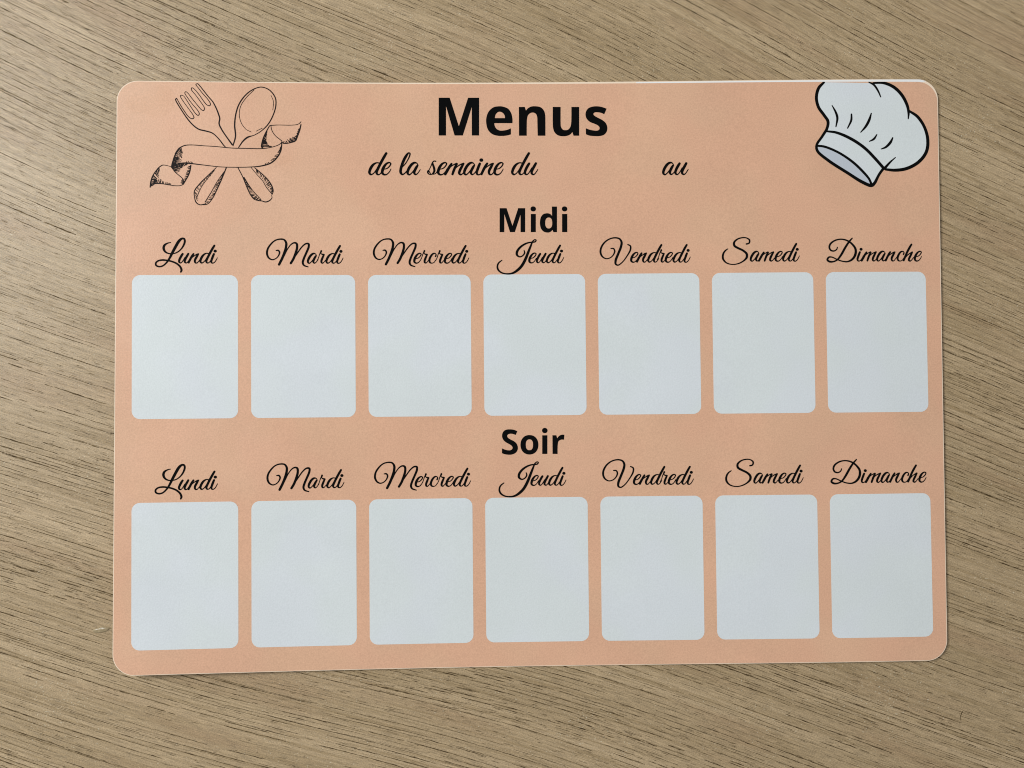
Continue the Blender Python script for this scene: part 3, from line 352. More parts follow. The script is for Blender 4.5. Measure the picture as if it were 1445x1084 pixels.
    'Vendredi': '3493 4002,4 -16,7 -16,8 -12,16 -16,31 -19,12 -4,20 -4,16 0,20 3,32 12,16 8,32 26,5 -22,11 -13,16 -7,12 -1,8 3,10 6,7 8,56 112,37 68,26 24,36 27,40 25,36 19,2 -3,-38 -60,-23 -40,-12 -28,-10 -40,-2 -32,7 -32,13 -28,15 -18,20 -11,20 -4,12 0,32 9,12 7,16 15,40 50,4 -20,6 -12,14 -20,16 -15,20 -12,12 -3,24 1,12 4,44 28,24 23,28 33,9 -35,19 -29,16 -14,12 -7,16 -4,16 0,24 7,16 6,24 18,19 23,31 44,30 47,1 9,-5 8,-8 3,-8 -1,-2 2,22 48,32 101,20 45,4 4,12 -18,21 -20,19 -11,24 -9,-30 -56,-28 -60,-17 -48,-7 -32,-1 -40,6 -28,13 -21,8 -7,16 -9,20 -7,12 0,24 7,17 13,35 41,4 2,6 -15,15 -20,11 -10,20 -14,20 -8,16 -4,20 -1,24 3,40 17,20 12,16 14,36 41,18 26,18 32,3 -4,-6 -32,0 -16,5 -28,11 -20,15 -18,18 -14,14 -7,12 -3,20 1,12 4,28 16,28 21,44 48,1 -16,6 -20,19 -28,14 -13,12 -7,20 -6,16 1,29 9,15 7,11 9,19 20,30 41,8 -37,9 -20,7 -10,12 -12,12 -7,28 -7,28 3,20 7,24 15,28 27,24 32,29 48,35 76,1 8,-3 8,-6 4,-8 -1,-5 -3,-33 -64,-24 -40,-22 -32,-20 -22,-24 -17,-16 -6,-12 0,-14 9,-3 8,-1 16,5 28,65 168,24 72,-2 16,-5 8,-8 8,-17 7,-16 -3,-8 -4,-9 -8,-33 -64,-23 -56,-26 -76,-9 -8,-55 -76,-21 -25,-10 -7,-10 -4,-12 -1,-12 4,-9 17,-2 12,5 20,22 56,22 48,92 180,138 252,3 16,-2 8,-5 10,-8 8,-8 4,-16 2,-12 -3,-12 -9,-46 -68,-44 -72,-82 -151,-44 10,-20 2,-48 -7,-40 -15,-40 -23,-32 -28,-37 -44,-24 -40,-19 -42,-4 9,-4 3,-8 1,-7 -3,-23 -48,-37 -52,-25 -27,-16 -13,-16 -10,-16 -5,-24 0,-16 3,-16 12,-11 16,-3 12,2 16,16 60,4 4,52 9,32 11,28 17,32 27,31 36,23 40,7 20,2 12,-1 12,-5 12,-13 15,-16 10,-20 7,-24 3,-24 -4,-36 -14,-23 -13,-25 -19,-24 -24,-22 -25,-20 -28,-18 -31,-14 -29,-12 -32,-8 -40,-3 -28,-3 -4,-16 -21,-24 -25,-12 -11,-8 -4,-11 9,-4 8,0 20,5 28,9 28,69 180,2 8,0 12,-6 12,-12 9,-88 13,-4 2,-7 12,-2 12,4 12,13 20,8 16,2 12,-2 16,-7 12,-9 7,-16 3,-12 -4,-11 -10,-6 -12,-7 -32,-42 -108,-25 -88,-10 -28,-50 -100,3 -11,8 -5,-2 -4,-19 -24,-15 -15,-20 -7,-8 0,-8 3,-4 3,-6 12,-2 20,7 24,21 51,96 193,155 284,2 16,-6 16,-14 12,-17 4,-15 -4,-10 -8,-47 -68,-44 -74,-80 -148,-4 -1,-40 9,-20 2,-48 -6,-44 -16,-24 -14,-24 -17,-21 -19,-19 -21,-34 -47,-24 -48,-22 -64,-60 -74,-20 -18,-12 -1,-12 6,-8 7,-5 20,-1 20,6 20,12 30,48 86,48 108,1 12,-3 8,-6 8,-12 6,-8 0,-32 -9,-34 -13,-43 -28,-55 -40,-1 4,27 48,2 8,-1 12,-7 14,-12 9,-16 2,-16 -6,-34 -39,-29 -40,-50 -88,-10 -8,-21 -46,-32 -46,-26 -28,-22 -20,-16 -9,-24 -5,-24 2,-10 4,-14 12,-11 16,-1 12,3 20,15 56,10 3,44 8,24 7,24 12,25 18,31 29,24 31,19 32,7 20,2 12,-1 16,-9 16,-14 13,-20 10,-12 3,-24 3,-24 -5,-24 -8,-32 -17,-28 -22,-33 -33,-30 -40,-25 -44,-16 -36,-11 -44,-5 -40/5105 4006,7 24,26 64,38 68,29 40,34 31,36 23,12 3,12 1,36 -8,1 -2,-69 -143,-39 -61,-37 -47,-17 -17,-15 -12,-28 -11,-12 0,-4 3,-10 16,-3 12/4187 4014,8 24,26 64,38 68,29 40,31 28,32 23,8 3,12 3,12 0,32 -6,4 -3,-71 -144,-37 -60,-39 -48,-29 -27,-28 -13,-12 1,-6 3,-10 16,-3 12/3619 4154,22 40,22 32,16 17,28 20,28 12,12 -4,8 -6,2 -3,-1 -8,-12 -28,-19 -28,-25 -28,-25 -21,-20 -13,-28 -10,-20 -5,-3 1/4874 4146,23 40,22 31,15 17,25 18,28 12,12 -2,11 -8,2 -4,-4 -12,-16 -32,-17 -24,-27 -28,-21 -17,-20 -12,-44 -13,-5 2|2389 4302,5 -28,11 -40,16 -36,22 -36,16 -20,28 -26,36 -25,20 -11,40 -16,36 -8,24 -2,40 4,40 9,40 14,36 18,44 31,44 43,35 49,21 36,11 24,13 44,1 20,-1 16,-9 36,-7 17,-16 25,-12 13,-12 9,-16 7,-16 3,-28 0,-52 -6,-12 -8,-3 -8,1 -8,4 -8,6 -4,20 -3,48 -1,12 -2,12 -9,11 -17,12 -32,2 -16,-1 -16,-7 -32,-14 -36,-18 -36,-22 -32,-31 -34,-28 -22,-40 -22,-40 -15,-48 -9,-32 1,-20 5,-28 13,-28 17,-20 17,-21 21,-18 24,-22 48,-10 32,-5 32,0 60,6 40,6 24,13 40,10 24,27 52,30 47,20 26,34 39,42 37,44 33,28 18,44 22,48 18,32 9,48 9,52 4,44 -2,44 -8,36 -11,16 -8,20 -13,12 -12,14 -20,8 -16,10 -28,6 -28,1 -16,-1 -16,-6 -38,-24 -86,-19 -56,-88 -208,-44 -96,-26 -64,-10 -32,-7 -28,-8 -64,0 -40,3 -20,7 -21,12 -21,20 -19,28 -15,32 -9,28 0,24 5,40 20,40 28,55 48,29 28,48 54,74 98,102 148,36 58,18 34,20 52,9 40,5 44,-2 36,-5 20,-10 20,-11 14,-16 12,-28 13,-56 21,-12 -1,-9 -7,-4 -8,-1 -8,6 -12,16 -11,48 -24,12 -9,8 -10,5 -18,-1 -44,-10 -48,-8 -28,-22 -52,-47 -84,-58 -92,-67 -96,-46 -56,-50 -51,-54 -45,-38 -25,-16 -8,-16 -5,-16 0,-20 8,-16 13,-8 13,-1 12,1 24,13 68,8 28,20 52,145 340,11 32,21 72,11 48,5 28,2 48,-3 24,-12 40,-9 21,-22 35,-26 30,-16 13,-20 13,-20 9,-24 9,-44 10,-68 7,-56 -3,-60 -10,-80 -23,-56 -24,-56 -30,-48 -32,-24 -19,-44 -39,-44 -50,-39 -53,-30 -52,-24 -56,-9 -28,-9 -44,-5 -52|5550 4334,13 -19,16 -10,20 -4,24 3,20 11,13 19,5 20,-4 20,-10 16,-9 8,-11 6,-20 3,-24 -3,-18 -10,-7 -8,-7 -12,-5 -20',
    'Samedi': '7838 3981,11 -24,8 -9,16 -13,28 -13,24 -1,28 15,44 40,28 31,7 -26,11 -20,18 -18,16 -11,12 -5,16 -1,28 12,4 -1,8 -9,12 -6,12 -2,12 2,16 11,28 44,34 56,58 105,8 11,24 22,35 26,35 20,30 12,1 -4,-31 -52,-26 -60,-26 -72,-24 -80,1 -16,9 -14,16 -9,16 0,12 7,10 12,67 168,19 25,24 24,28 21,40 24,48 23,2 -1,-2 -4,-43 -68,-30 -56,-12 -32,-12 -48,-1 -28,2 -12,7 -16,9 -12,12 -11,24 -14,16 -5,16 0,12 3,16 11,24 20,24 24,32 45,3 -5,5 -32,7 -16,14 -20,13 -12,27 -16,23 -8,24 -1,24 3,40 16,20 13,15 13,36 40,33 51,1 -3,-4 -40,2 -16,5 -15,9 -17,15 -18,18 -14,14 -7,12 -3,20 1,12 4,28 16,28 21,44 48,4 -28,15 -28,21 -21,20 -10,24 -3,24 7,17 7,15 9,12 11,24 30,4 -2,12 -32,13 -16,19 -13,28 -7,28 3,20 7,24 16,28 27,23 31,29 48,17 36,20 48,-3 8,-6 4,-8 0,-6 -4,-33 -64,-24 -40,-21 -31,-20 -22,-24 -17,-16 -7,-12 1,-14 8,-3 8,-1 16,4 28,65 168,24 72,-2 16,-4 8,-8 8,-17 7,-16 -2,-10 -5,-7 -8,-35 -67,-27 -65,-37 -108,-43 -56,-19 -16,-14 -5,-12 0,-10 5,-7 16,-2 16,5 16,22 56,22 48,92 180,138 252,3 16,-2 8,-5 10,-8 8,-8 4,-16 2,-12 -3,-12 -9,-52 -76,-46 -80,-72 -132,-2 -3,-44 10,-20 2,-48 -7,-40 -15,-40 -23,-32 -28,-28 -32,-27 -40,-21 -44,-4 -1,-4 3,-8 1,-8 -6,-22 -45,-36 -52,-34 -35,-13 -9,-15 -8,-20 -4,-20 1,-12 3,-12 8,-10 12,-6 12,-1 12,3 20,11 44,3 8,4 4,64 12,20 8,16 9,26 19,30 28,19 24,18 28,9 20,5 20,-1 16,-5 12,-13 15,-16 10,-16 6,-24 4,-28 -5,-24 -8,-20 -10,-28 -18,-36 -33,-32 -39,-26 -42,-22 -48,-12 -46,-12 -1,-6 -5,-33 -48,-14 -16,-23 -18,-20 -11,-8 1,-8 8,-5 8,0 8,6 20,19 48,92 188,3 20,-1 12,-9 12,-13 4,-8 0,-40 -15,-52 -23,-40 -23,-44 -31,-2 4,18 37,2 15,-2 8,-5 8,-19 16,-8 2,-12 -1,-40 -17,-76 -44,-4 4,7 12,2 12,-3 12,-5 8,-9 7,-12 4,-12 -1,-8 -4,-8 -6,-48 -60,-28 -40,-26 -44,-80 -148,-14 -10,-16 -8,-7 6,-7 16,-1 8,4 16,15 41,42 83,30 68,1 16,-6 12,-1 8,-24 40,-11 12,-22 16,-21 9,-20 4,-16 0,-24 -4,-36 -15,-36 -25,-27 -25,-33 -42,-36 -58,-23 -48,-16 -48,-3 -20,-2 -28/9087 4013,7 24,27 64,38 68,28 40,34 30,36 24,12 3,12 1,36 -8,1 -2,-69 -143,-39 -61,-37 -47,-17 -17,-15 -12,-28 -11,-12 0,-4 3,-10 16,-3 12/7908 4009,6 28,22 52,37 66,38 54,34 34,16 13,16 9,12 4,28 0,16 -7,15 -17,-37 -40,-19 -24,-24 -40,-21 -44,-50 -69,-31 -31,-21 -18,-16 -10,-4 -1,-8 5,-9 12,-2 8/8861 4153,23 40,21 30,16 18,24 18,28 12,12 -2,12 -8,1 -4,-3 -12,-16 -32,-18 -25,-27 -27,-21 -17,-20 -12,-44 -14,-4 3|6824 4057,7 -28,10 -24,11 -20,33 -44,37 -36,43 -31,24 -14,28 -12,56 -18,64 -13,80 -8,60 2,56 7,80 17,56 18,56 24,72 39,61 41,42 32,36 36,16 20,11 20,14 40,5 40,-3 40,-10 36,-12 24,-15 20,-17 19,-36 32,-56 42,-44 27,-104 49,-92 48,-52 32,-18 19,-11 28,-3 28,4 29,6 15,10 16,19 24,17 16,48 37,40 21,48 17,72 15,60 5,48 -3,36 -8,40 -20,36 -28,8 -9,9 -15,3 -20,-1 -24,-5 -20,-8 -16,-6 -5,-12 -5,-68 -14,-11 -8,-6 -12,0 -12,4 -8,8 -8,9 -4,12 0,52 11,28 8,17 9,15 13,16 27,12 36,3 36,-6 32,-9 20,-16 18,-28 22,-36 19,-52 20,-36 7,-56 5,-40 -2,-52 -6,-52 -10,-52 -15,-28 -11,-40 -21,-44 -28,-36 -30,-31 -36,-14 -24,-11 -40,-2 -36,1 -20,5 -22,7 -22,9 -17,18 -23,22 -18,44 -27,112 -55,84 -38,39 -22,45 -34,33 -30,24 -28,14 -24,6 -24,1 -32,-8 -36,-13 -28,-23 -32,-30 -33,-34 -31,-42 -30,-68 -36,-72 -28,-80 -21,-48 -7,-32 -2,-48 1,-28 3,-28 6,-52 13,-32 12,-40 20,-24 16,-16 13,-26 28,-15 20,-22 36,-9 20,-5 16,-6 32,0 40,3 24,6 36,9 32,20 44,25 37,22 27,81 64,3 8,-1 8,-5 7,-8 3,-8 0,-56 -28,-40 -24,-28 -25,-36 -43,-12 -18,-18 -32,-14 -40,-12 -48,-5 -52|9516 4341,10 -16,19 -13,20 -4,24 4,20 11,13 18,3 12,1 12,-5 20,-12 16,-16 10,-20 4,-24 -4,-19 -10,-13 -18,-5 -22',
    'Dimanche': '11729 3975,10 -32,15 -22,20 -14,28 -7,28 3,20 7,32 21,7 -16,13 -11,16 -3,16 3,14 11,33 52,29 48,57 104,9 12,22 20,36 26,36 21,28 11,3 -2,-31 -52,-28 -64,-26 -72,-22 -76,0 -16,4 -8,7 -8,9 -6,8 -3,16 2,12 7,8 12,67 168,11 16,22 24,36 28,44 27,44 20,2 -3,-43 -68,-30 -56,-12 -32,-10 -36,-4 -24,2 -28,12 -24,19 -19,16 -9,20 -7,16 -1,12 3,34 25,34 34,13 -26,19 -20,16 -10,16 -6,24 -2,20 9,18 13,38 36,24 26,4 -2,6 -24,12 -20,16 -16,18 -12,16 -5,12 0,20 8,24 18,4 -2,6 -11,10 -9,12 -4,12 0,16 6,10 11,56 112,37 68,26 24,35 26,40 25,36 19,3 -2,-39 -60,-22 -40,-12 -28,-10 -40,-2 -32,6 -32,13 -28,13 -16,10 -8,20 -8,20 -2,28 6,16 8,12 9,16 18,64 85,7 -44,11 -28,17 -24,17 -13,12 -7,20 -6,16 -3,44 2,24 6,24 10,20 12,12 10,8 -15,8 -9,12 -7,16 -2,16 4,12 11,51 111,50 60,23 24,32 27,32 23,32 19,4 -1,-66 -112,-21 -48,-9 -32,-4 -24,1 -24,9 -20,18 -17,28 -12,24 -3,12 2,12 4,28 23,36 39,52 70,-1 -34,2 -20,8 -24,10 -16,17 -17,31 -19,21 -7,24 -1,24 3,40 16,20 13,24 22,28 32,24 38,19 36,12 36,-3 8,-4 3,-8 1,-8 -4,-13 -32,-12 -20,-19 -29,-19 -23,-24 -24,-17 -15,-16 -8,-20 -4,-24 2,-12 4,-14 13,-10 16,-1 12,2 16,15 57,4 4,52 9,24 7,24 13,25 18,31 29,24 31,22 40,4 16,1 12,-1 12,-4 8,-14 16,-20 12,-20 6,-20 2,-24 -5,-24 -8,-32 -17,-28 -21,-24 -23,-23 -26,-17 -25,-19 -31,-14 -28,-19 -59,-4 4,-8 3,-12 -4,-48 -65,-16 -17,-28 -23,-12 -8,-8 0,-12 6,-4 6,0 5,18 48,55 100,48 108,6 24,-2 12,-5 8,-12 7,-12 2,-8 -2,-44 -24,-52 -33,-45 -30,-35 -30,-2 2,28 60,31 60,136 236,3 16,-4 16,-12 12,-8 3,-12 2,-12 -3,-13 -10,-60 -84,-43 -69,-44 -79,-35 -68,-93 -204,-12 -9,-35 -55,-13 -16,-16 -10,-20 -8,-20 -4,-24 0,-16 8,-13 10,-10 12,-5 16,-2 20,2 28,5 24,10 32,29 60,19 32,21 28,19 20,13 9,20 10,20 5,12 -6,9 -10,4 -12,-25 -52,-1 -12,3 -8,10 -12,16 -4,12 4,12 12,18 56,-2 20,-3 12,-15 24,-16 16,-14 8,-32 9,-36 -3,-24 -8,-28 -16,-30 -26,-34 -41,-31 -47,-19 -40,-16 -48,-14 -7,-37 -49,-43 -51,-14 -13,-10 -6,-8 0,-11 6,-8 8,-6 24,1 20,16 45,49 87,47 105,2 11,-1 8,-9 12,-8 4,-12 1,-40 -11,-24 -10,-44 -28,-56 -41,-1 5,27 48,2 8,-1 12,-7 14,-12 8,-16 2,-16 -6,-48 -58,-24 -36,-44 -80,-44 -92,-22 -28,-14 -14,-20 -13,-12 -5,-8 12,-5 12,0 8,4 16,17 44,33 64,22 48,15 36,1 12,-8 24,-19 32,-12 15,-28 21,-20 7,-20 4,-28 -2,-36 -12,-24 -13,-20 -15,-28 -26,-23 -27,-20 -28,-34 -60,-23 -52,-14 -56,-18 -24,-12 -13,-24 -17,-16 -8,-7 2,-5 4,-8 12,7 28,19 48,92 188,3 20,-2 12,-11 12,-12 3,-8 -1,-38 -14,-50 -22,-44 -25,-44 -31,-2 2,2 4,18 40,1 12,-7 15,-20 16,-8 2,-11 -1,-41 -18,-76 -44,-4 2,8 14,2 10,-1 12,-4 8,-8 8,-9 4,-12 2,-12 -4,-9 -6,-58 -72,-39 -60,-13 -8,-37 -72,-24 -40,-20 -28,-16 -16,-16 -13,-16 -9,-12 -3,-8 2,-12 6,-3 5,-3 16,2 24,26 72,41 104,23 64,2 12,-4 17,-12 13,-16 6,-16 -2,-11 -6,-7 -8,-29 -56,-14 -32,-22 -56,-28 -84,-7 -24,-1 -16/12523 3987,7 28,21 52,36 64,39 53,36 37,20 15,12 6,16 4,24 -1,13 -6,15 -16,1 -4,-37 -39,-20 -25,-24 -40,-22 -44,-50 -68,-31 -32,-21 -17,-16 -10,-7 3,-8 8,-5 8,-1 8/13969 4131,23 40,22 32,16 17,25 19,27 11,12 -2,12 -9,0 -8,-4 -12,-15 -28,-18 -24,-27 -28,-20 -16,-20 -12,-36 -12,-8 -2,-5 2|10632 3947,10 -16,15 -16,25 -19,20 -11,28 -12,24 -5,36 -3,24 2,40 5,40 9,36 10,60 26,52 32,104 -39,48 -13,52 -11,80 -12,52 0,28 3,52 11,48 16,52 25,44 30,40 38,36 45,18 29,25 48,12 32,13 52,6 52,0 32,-6 56,-8 32,-10 28,-26 49,-35 47,-53 59,-43 41,-51 40,85 108,2 12,-4 12,-5 4,-8 4,-8 0,-8 -3,-64 -57,-44 -43,-4 -1,-64 29,-56 19,-32 8,-60 11,-32 3,-56 2,-36 -2,-60 -7,-32 -6,-64 -17,-28 -11,-48 -23,-52 -31,-28 -20,-44 -39,-16 -20,-22 -36,-14 -36,-8 -37,-2 -23,3 -36,10 -32,16 -32,13 -18,23 -22,17 -11,32 -13,36 -7,20 -2,32 2,32 10,32 15,30 22,22 22,13 22,19 68,-4 12,-8 6,-12 1,-8 -3,-6 -8,-18 -52,-10 -16,-30 -25,-24 -13,-16 -6,-28 -5,-36 6,-28 11,-16 10,-8 8,-19 30,-10 32,-1 20,1 16,11 40,14 29,22 31,33 32,42 32,25 16,42 22,52 20,56 14,32 5,52 4,56 -2,28 -4,56 -13,32 -10,48 -20,40 -20,2 -4,-51 -68,-79 -116,-36 -61,-92 -163,-68 -108,-36 -52,-36 -42,-4 -2,-28 13,-88 45,-44 19,-36 9,-36 6,-32 2,-16 -1,-20 -4,-20 -9,-13 -8,-24 -24,-14 -20,-16 -32,-5 -20,0 -16/11114 4016,38 47,77 108,38 64,92 164,89 140,30 43,4 1,24 -20,37 -36,32 -36,31 -40,24 -36,13 -24,14 -40,6 -40,1 -24,-3 -44,-8 -44,-7 -25,-16 -40,-12 -24,-24 -39,-16 -21,-28 -31,-20 -18,-32 -24,-24 -14,-36 -18,-40 -13,-24 -4,-24 -2,-44 1,-48 6,-52 10,-72 21,-48 19,0 4/10702 3995,10 20,19 24,19 8,36 4,40 -4,36 -11,112 -57,-1 -4,-23 -14,-40 -18,-32 -8,-48 -5,-36 3,-40 10,-20 9,-20 12,-12 11,-3 8|11850 4331,11 -16,17 -12,20 -4,24 3,20 12,13 17,3 12,1 12,-4 20,-11 16,-18 11,-20 4,-24 -4,-20 -11,-12 -18,-5 -22',
